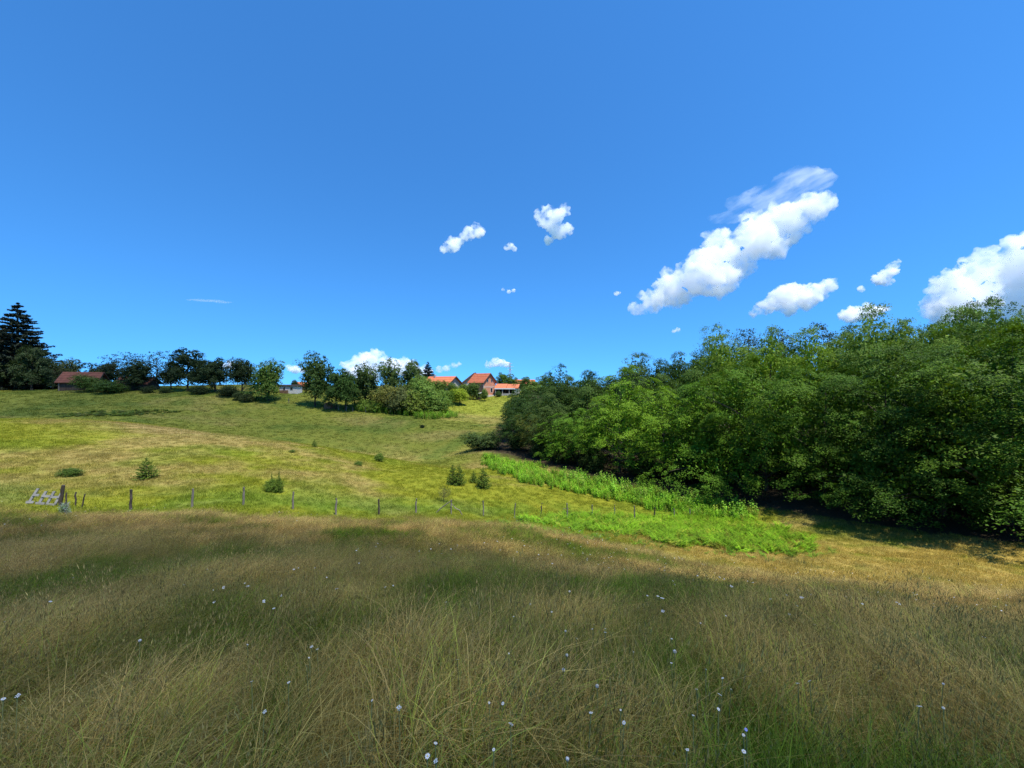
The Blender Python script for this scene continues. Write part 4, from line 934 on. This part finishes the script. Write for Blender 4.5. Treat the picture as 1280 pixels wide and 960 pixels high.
weeds('low_growth', 'bright rank weeds below the garden shrubs', 'weeds', [(440,512),(500,512),(560,516),(572,522),(540,525),(500,519),(450,515)], 700, (4,4), (.17,.34,.03), .8, 1.3)
weeds('hollow_growth', 'dark green rank strip in the fold of the hillside', 'weeds', [(75,518),(130,514),(210,513),(225,517),(150,521),(85,523)], 170, (8,3), (.11,.18,.03), .9, 1.7)
weeds('thistle_patch', 'bluish-green thistles at the foot of the leaning post', 'weeds', [(70,641),(92,641),(94,645),(70,645)], 14, (4,4), (.14,.22,.13), .25, .45)

# ------------------------------------------------------------------ flowers in the hay
def daisy_parts(seed, umbel=False):
    r = random.Random(seed); st = MB(); st.tube([(0,0,0),(.01,.005,.2),(.02,.0,.42)], .0022, 4)
    V = []; Fq = []
    if not umbel:
        for k in range(14):
            a = 6.283*k/14+r.uniform(-.1,.1); d = Vector((math.cos(a), math.sin(a), 0)); s = Vector((-d.y, d.x, 0)); b = len(V)
            V += [d*.004, d*.016-s*.0045+Vector((0,0,.002)), d*.025, d*.016+s*.0045+Vector((0,0,.002))]; Fq.append((b,b+1,b+2,b+3))
    else:
        for k in range(34):
            a = r.uniform(0, 6.283); q = .030*math.sqrt(r.random()); c = Vector((q*math.cos(a), q*math.sin(a), .010-q*.2)); b = len(V); s = .0055
            V += [c+Vector((s,0,0)), c+Vector((0,s,.001)), c+Vector((-s,0,0)), c+Vector((0,-s,-.001))]; Fq.append((b,b+1,b+2,b+3))
    return st.mesh('stem'), mesh_np('petals', [tuple(v) for v in V], np.array(Fq))
def disc(r, h):
    mb = MB(); mb.tube([(0,0,-.002),(0,0,h*.6),(0,0,h)], [r, r*.9, r*.35], 8); return mb.mesh('centre')
def clock_mesh():
    r = random.Random(3); V = []; Fq = []
    for k in range(110):
        z = r.uniform(-1,1); a = r.uniform(0,6.283); q = math.sqrt(1-z*z); d = Vector((q*math.cos(a), q*math.sin(a), z)); t = d.orthogonal().normalized(); s = d.cross(t); b = len(V); c = d*.026
        V += [c+t*.007, c+s*.007, c-t*.007, c-s*.007]; Fq.append((b,b+1,b+2,b+3))
    return mesh_np('seed_head', [tuple(v) for v in V], np.array(Fq))
D1 = daisy_parts(1); D2 = daisy_parts(2, True); CEN = disc(.006, .004); CLK = clock_mesh()
for me, m in ((D1[0],M_STEM),(D1[1],M_PETAL),(D2[0],M_STEM),(D2[1],M_PETAL),(CEN,M_YELLOW),(CLK,M_FLUFF)): me.materials.append(m)
PET_B = D1[1].copy(); PET_B.materials.clear(); PET_B.materials.append(M_BLUE)
def flower(px, py, kind):
    Yd = None; g = hit(px, py, 1.2, 40)
    # the bloom stands about half a metre above the ground: step back along the sight line until it does
    Ys = np.linspace(1.0, g.y, 160); Xs = (px-640)/F*Ys; Zs = EYE-(py-480)/F*Ys; Gs = ground(Xs, Ys); ok = np.nonzero(Zs-Gs <= .37)[0]; i_ = ok[0] if len(ok) else 159
    X, Yt, z, gg = float(Xs[i_]), float(Ys[i_]), float(Zs[i_]), float(Gs[i_])
    o = empty({'d':'daisy','u':'white_umbel','c':'dandelion_clock','b':'blue_flower'}[kind], (X, Yt, gg-.02), random.uniform(0,6.28)); k = (z-gg+.02)/.42
    lab = {'d':('white daisy with yellow centre standing in the hay grass','white daisies in the hay'),'u':('flat white flower head among the hay grass','white umbels in the hay'),'c':('pale round seed clock above the hay grass','seed clocks in the hay'),'b':('single small blue flower in the hay grass',None)}[kind]
    tag(o, lab[0], 'flower', lab[1])
    s = link(bpy.data.objects.new('stem', D1[0]), o); s.scale = (1,1,k)
    top = Vector((.02,0,.42*k)); me = {'d':D1[1],'u':D2[1],'c':CLK,'b':PET_B}[kind]
    h = link(bpy.data.objects.new({'c':'seed_head'}.get(kind,'petals'), me), o); h.location = top; h.rotation_euler = (random.uniform(-.5,.5), random.uniform(-.5,.5), 0); f = random.uniform(.85,1.2)*random.choice((.34,.42,.5,.6) if Yt > 4 else (.24,.30,.36)); h.scale = (f,f,f)
    if kind in 'db': c = link(bpy.data.objects.new('centre', CEN), o); c.location = top; c.rotation_euler = h.rotation_euler; c.scale = (f,f,f)
FL = [(311,803),(388,811),(389,819),(387,828),(401,810),(320,851),(358,851),(329,894),(126,733),(152,756),(22,872),(2,877),(10,775),(504,886),(617,879),(623,879),(644,907),(621,942),(542,924),(540,948),(530,941),
 (639,770),(662,754),(688,763),(639,819),(734,893),(774,903),(779,892),(785,799),(739,780),(744,787),(754,792),(760,787),(789,812),(724,800),(843,828),(843,798),(885,840),(899,848),(876,864),(894,867),(901,891),(908,859),(856,941),(936,923),(937,941),
 (1016,851),(879,779),(870,899),(998,852),(1173,853),(1185,889),(1147,885),(90,722),(38,744),(240,707),(272,722),(260,712),(312,733),(265,739),(308,728),(690,705),(712,738),(760,712),(820,745),(905,770),(560,752),(480,735),(462,880),(575,822)]
for i, (a, b) in enumerate(FL): flower(a, b, 'u' if i % 3 == 1 else 'd')
for a, b in ((704,790),(700,838),(709,822),(751,860),(716,949),(176,802),(840,812)): flower(a, b, 'c')
flower(939, 916, 'b')
# the countless smaller specks: one object
X, Y = wedge(1500, 3, 24, .5); X, Y = keep(X, Y, hay(X, Y)*sstep(.42,.60,fbm(X/3,Y/3,55,2))); n = len(X)
FVc = variant_collection('speck_bloom', [D1[1].copy(), D2[1].copy()], M_PETAL)
o = scatter('small_white_flowers', FVc, np.stack([X, Y, ground(X, Y)+rng.uniform(.36,.52,n)], -1), rng.normal(0,.3,(n,3)), np.repeat(rng.uniform(.35,.62,n)[:,None],3,1), rng.integers(0,2,n), np.ones((n,3))*.8, M_PETAL)
tag(o, 'tiny white flower specks sprinkled through the meadow', 'flowers', kind='stuff')

# ------------------------------------------------------------------ clouds: lumpy bodies of even white vapour
def vapour(name, dens, feat=None, lo=.36, hi=.60, streak=None):
    m, n, o = mat_new(name); v = n.nodes.new('ShaderNodeVolumePrincipled'); v.inputs['Color'].default_value = (1,1,1,1); v.inputs['Density'].default_value = dens; v.inputs['Anisotropy'].default_value = 0.0
    if feat:                                                    # wisps and holes
        c = n.nodes.new('ShaderNodeTexCoord'); mp = n.nodes.new('ShaderNodeMapping'); L(n, c.outputs['Object'], mp.inputs['Vector'])
        if streak: mp.vector_type = 'TEXTURE'; mp.inputs['Rotation'].default_value = (0, streak, 0); mp.inputs['Scale'].default_value = (3.2, 1, .8)
        t = noise_tex(n, 1/feat, 5, .62, mp.outputs[0]); mr = n.nodes.new('ShaderNodeMapRange'); mr.interpolation_type = 'SMOOTHSTEP'; L(n, t.outputs[0], mr.inputs[0])
        mr.inputs[1].default_value = lo; mr.inputs[2].default_value = hi; mr.inputs[3].default_value = 0; mr.inputs[4].default_value = dens*2.3; L(n, mr.outputs[0], v.inputs['Density'])
        m.cycles.volume_step_rate = .22
    L(n, v.outputs[0], o.inputs['Volume']); return m
def _ico():
    import bmesh
    bm = bmesh.new(); bmesh.ops.create_icosphere(bm, subdivisions=2, radius=1); bm.verts.ensure_lookup_table()
    v = np.array([q.co[:] for q in bm.verts]); f = np.array([[q.index for q in fc.verts] for fc in bm.faces]); bm.free(); return v, f
ICO_V, ICO_F = _ico()
def cloud_mesh(balls, voxel, amp, freq, seed):
    V = np.concatenate([ICO_V*np.array(r3)[None]+np.array(c)[None] for c, r3 in balls]); Fc = np.concatenate([ICO_F+len(ICO_V)*i for i in range(len(balls))])
    me = mesh_np('cloud', V, Fc)
    t = bpy.data.objects.new('tmp', me); SC2 = bpy.data.scenes.new('workshop'); SC2.collection.objects.link(t); md = t.modifiers.new('r', 'REMESH'); md.mode = 'VOXEL'; md.voxel_size = voxel
    SC2.view_layers[0].update(); dg = SC2.view_layers[0].depsgraph; out = bpy.data.meshes.new_from_object(t.evaluated_get(dg)); bpy.data.objects.remove(t); bpy.data.scenes.remove(SC2)
    off = Vector((seed*7.7, seed*3.1, seed*1.3))
    nv = len(out.vertices); co = np.empty(nv*3, np.float32); no = np.empty(nv*3, np.float32)
    out.vertices.foreach_get('co', co); out.vertex_normals.foreach_get('vector', no); co = co.reshape(-1, 3); no = no.reshape(-1, 3); dk = np.empty(nv)
    for i in range(nv):
        p = Vector(co[i])*freq+off; dk[i] = amp*(mnoise.fractal(p, .9, 2.1, 6)*.9+(1-abs(mnoise.noise(p*1.9))*2)*.45-.25)
    out.vertices.foreach_set('co', (co+no*dk[:, None]).astype(np.float32).ravel()); out.update()
    return out
def cloud(name, label, Yd, lumps, dens, group='clouds in the blue sky', depth=.9, amp=.34, fr=1.7, subs=12, feat=.8, lo=.34, hi=.78, streak=None):
    s = Yd/F; rs = [q[2] for q in lumps]; rm = (sum(rs)/len(rs))*s; q_ = random.Random(len(label))
    cx = sum(l[0] for l in lumps)/len(lumps); cyy = sum(l[1] for l in lumps)/len(lumps)
    org = Vector(((cx-640)*s, Yd, EYE+(480-cyy)*s)); balls = []
    for lp in lumps:
        px, py, r = lp[:3]; rx = lp[3] if len(lp) > 3 else r
        c = Vector(((px-cx)*s, q_.uniform(-.6,.6)*r*s, (cyy-py)*s)); balls.append((c, (rx*s, r*s*depth, r*s*.9)))
        for _ in range(subs):                                   # cauliflower knobs on the body
            a = q_.uniform(0, 6.283); b = q_.uniform(-.35, 1.0); e = math.sqrt(max(0, 1-b*b)); d = Vector((math.cos(a)*e*rx, math.sin(a)*e*r*depth, b*r*.9)); k = q_.uniform(.22, .46)
            balls.append((c+d*s*q_.uniform(.75, 1.0), (r*s*k, r*s*k, r*s*k*.9)))
    me = cloud_mesh(balls, max(.8, min(1.25, min(rs)/3.2))*s, rm*amp, fr/(rm*.9), len(label))
    me.materials.append(vapour(name+'_vapour', .68*dens/rm, rm*feat, lo, hi, streak)); o = link(bpy.data.objects.new(name, me)); o.location = org
    return tag(o, label, 'cloud', group)
cloud('cumulus_cloud','largest towering white cloud climbing obliquely above the wood',3000,[(800,386,9),(818,376,16),(845,362,24),(868,350,26),(893,352,24),(880,330,22),(908,318,28),(935,306,26),(922,332,20),(955,285,24),(985,275,24),(1012,262,20),(1024,252,11),(965,310,17),(990,295,14),(900,300,16)],2.6)
cloud('veil_cloud','thin wispy veil trailing above the largest cloud',3300,[(912,272,9,30),(938,258,13,36),(968,244,16,42),(1000,228,18,40),(1020,218,14,34),(985,252,12,34)],.52,amp=.3,fr=.6,subs=0,feat=1.0,lo=.38,hi=.85,streak=R(-28))
cloud('cumulus_cloud','flat-based oval white cloud below the largest cloud',3600,[(942,391,6),(960,384,11),(980,373,17),(1000,370,18),(1020,366,15),(1038,356,9),(990,384,11),(1012,380,10)],2.6)
cloud('cumulus_cloud','great white cloud bank rising behind the right of the wood',3900,[(1162,390,11),(1180,380,19),(1205,372,26),(1235,362,32),(1262,345,36),(1290,325,38),(1330,330,45),(1220,390,26),(1270,385,36),(1370,340,50),(1190,360,14)],2.6,lo=.30,hi=.74)
cloud('cumulus_cloud','low white cloud touching the treetops of the wood',4200,[(1055,396,8),(1072,392,12),(1086,391,11),(1099,388,6)],3.0)
cloud('cumulus_cloud','small ragged cloud beside the great cloud bank',3800,[(1078,361,4),(1098,350,8),(1108,342,8),(1118,332,6),(1105,352,7),(1124,327,3)],2.4,amp=.4,lo=.36,hi=.80,feat=1.5)
cloud('cumulus_cloud','small oblong cloud, the more leftward-leaning of the two mid-sky puffs',2600,[(556,309,7),(563,306,9),(572,301,8),(580,296,7),(588,290,9),(599,290,8),(594,284,6),(568,310,7)],2.0,amp=.38,fr=1.5,subs=6,lo=.36,hi=.80,feat=1.5)
cloud('cumulus_cloud','knotted bright puff, larger of the two mid-sky puffs',2600,[(676,268,8),(685,262,8),(694,272,11),(706,264,8),(690,281,9),(700,290,11),(710,288,8),(686,300,6),(682,277,10)],2.2,amp=.38,fr=1.5,subs=6,lo=.36,hi=.80,feat=1.5)
cloud('cloud_puff','little round puff between the two mid-sky puffs',2600,[(633,310,4),(638,308,5),(643,311,4)],1.4,amp=.22,subs=4,lo=.36,hi=.80,feat=1.5)
cloud('cloud_puff','tiny cloud scrap below the mid-sky puffs',2700,[(629,362,2.5),(636,365,3),(642,363,3)],1.1,amp=.22,subs=4,lo=.36,hi=.80,feat=1.5)
cloud('cumulus_cloud','white cloud heap standing behind the orchard trees',6500,[(440,462,12),(455,452,14),(470,448,12),(480,456,12),(495,460,14),(512,462,13),(530,466,10),(462,468,16)],2.4)
cloud('cloud_puff','soft low cloud above the brick house',6000,[(611,457,5),(620,453,7),(628,454,6),(634,456,4)],2.2,lo=.36,hi=.80,feat=1.5)
cloud('cloud_puff','faint low cloud streak above the red roofed house',6200,[(550,462,5),(558,460,5),(568,457,4),(574,455,3)],.9,amp=.4,lo=.36,hi=.80,feat=1.5)
cloud('cloud_puff','small white cloud above the white hut',6000,[(362,460,5),(370,462,6),(378,464,4)],2.4,lo=.36,hi=.80,feat=1.5)
cloud('cloud_puff','small low cloud peeping between hedge trees',6000,[(284,458,5),(290,457,6),(296,460,4)],2.2,lo=.36,hi=.80,feat=1.5)
cloud('cloud_puff','tiny isolated scrap left of the largest cloud',2900,[(770,367,3.5),(774,366,2.5)],1.2,amp=.22,subs=4,lo=.36,hi=.80,feat=1.5)
cloud('veil_cloud','short thin streak in the empty left sky',3500,[(246,375,1.6,16),(262,376,2.0,20),(280,378,1.5,14)],.22,amp=.2,subs=0)
cloud('cloud_puff','small scrap low above the wood ridge',4500,[(842,414,3),(848,412,3.5)],1.1,amp=.22,subs=4,lo=.36,hi=.80,feat=1.5)
cloud('cloud_puff','small ragged scrap left of the great cloud bank',3900,[(1168,352,7),(1182,345,8),(1195,341,6)],1.6,amp=.45,lo=.36,hi=.80,feat=1.5)

# clouds high overhead whose shadows lie on the foreground meadow and on the far hill
def shade_cloud(label, plan, h, dens, name='overhead_cloud'):
    sx, sy = sun_dir.x/sun_dir.z*h, sun_dir.y/sun_dir.z*h
    cx = sum(q[0] for q in plan)/len(plan); cyy = sum(q[1] for q in plan)/len(plan); balls = []
    for q in plan: balls.append(((q[0]-cx, q[1]-cyy, 0), (q[2], q[3], q[4] if len(q) > 4 else min(q[2], q[3])*.75)))
    me = cloud_mesh(balls, 2.4, 2.0, .12, len(label)); me.materials.append(vapour(name+'_vapour', dens))
    z0 = float(np.mean(ground(np.array([q[0] for q in plan]), np.array([q[1] for q in plan]))))
    o = link(bpy.data.objects.new(name, me)); o.location = (cx+sx, cyy+sy, z0+h); return tag(o, label, 'cloud', 'clouds overhead that shade the meadow')
shade_cloud('broad cloud overhead shading the hay meadow', [(-30,-8,26,22),(-8,-6,24,24),(8,-8,20,22),(-55,-5,26,26),(22,-14,16,20),(-20,-30,34,22),(10,-32,30,20),(-78,10,18,22),(0,-13,22,20,62),(-16,-13,20,19,58),(12,-16,18,18,50)], 330, .0175)  # the tall lumps are added to deepen the shadow on the nearest grass
shade_cloud('long cloud overhead shading the far hillside', [(-95,88,30,26),(-70,84,26,22),(-48,84,22,18),(-30,83,18,17),(-14,82,14,14),(-110,110,26,26),(-75,104,24,18),(-55,104,16,14)], 330, .021)
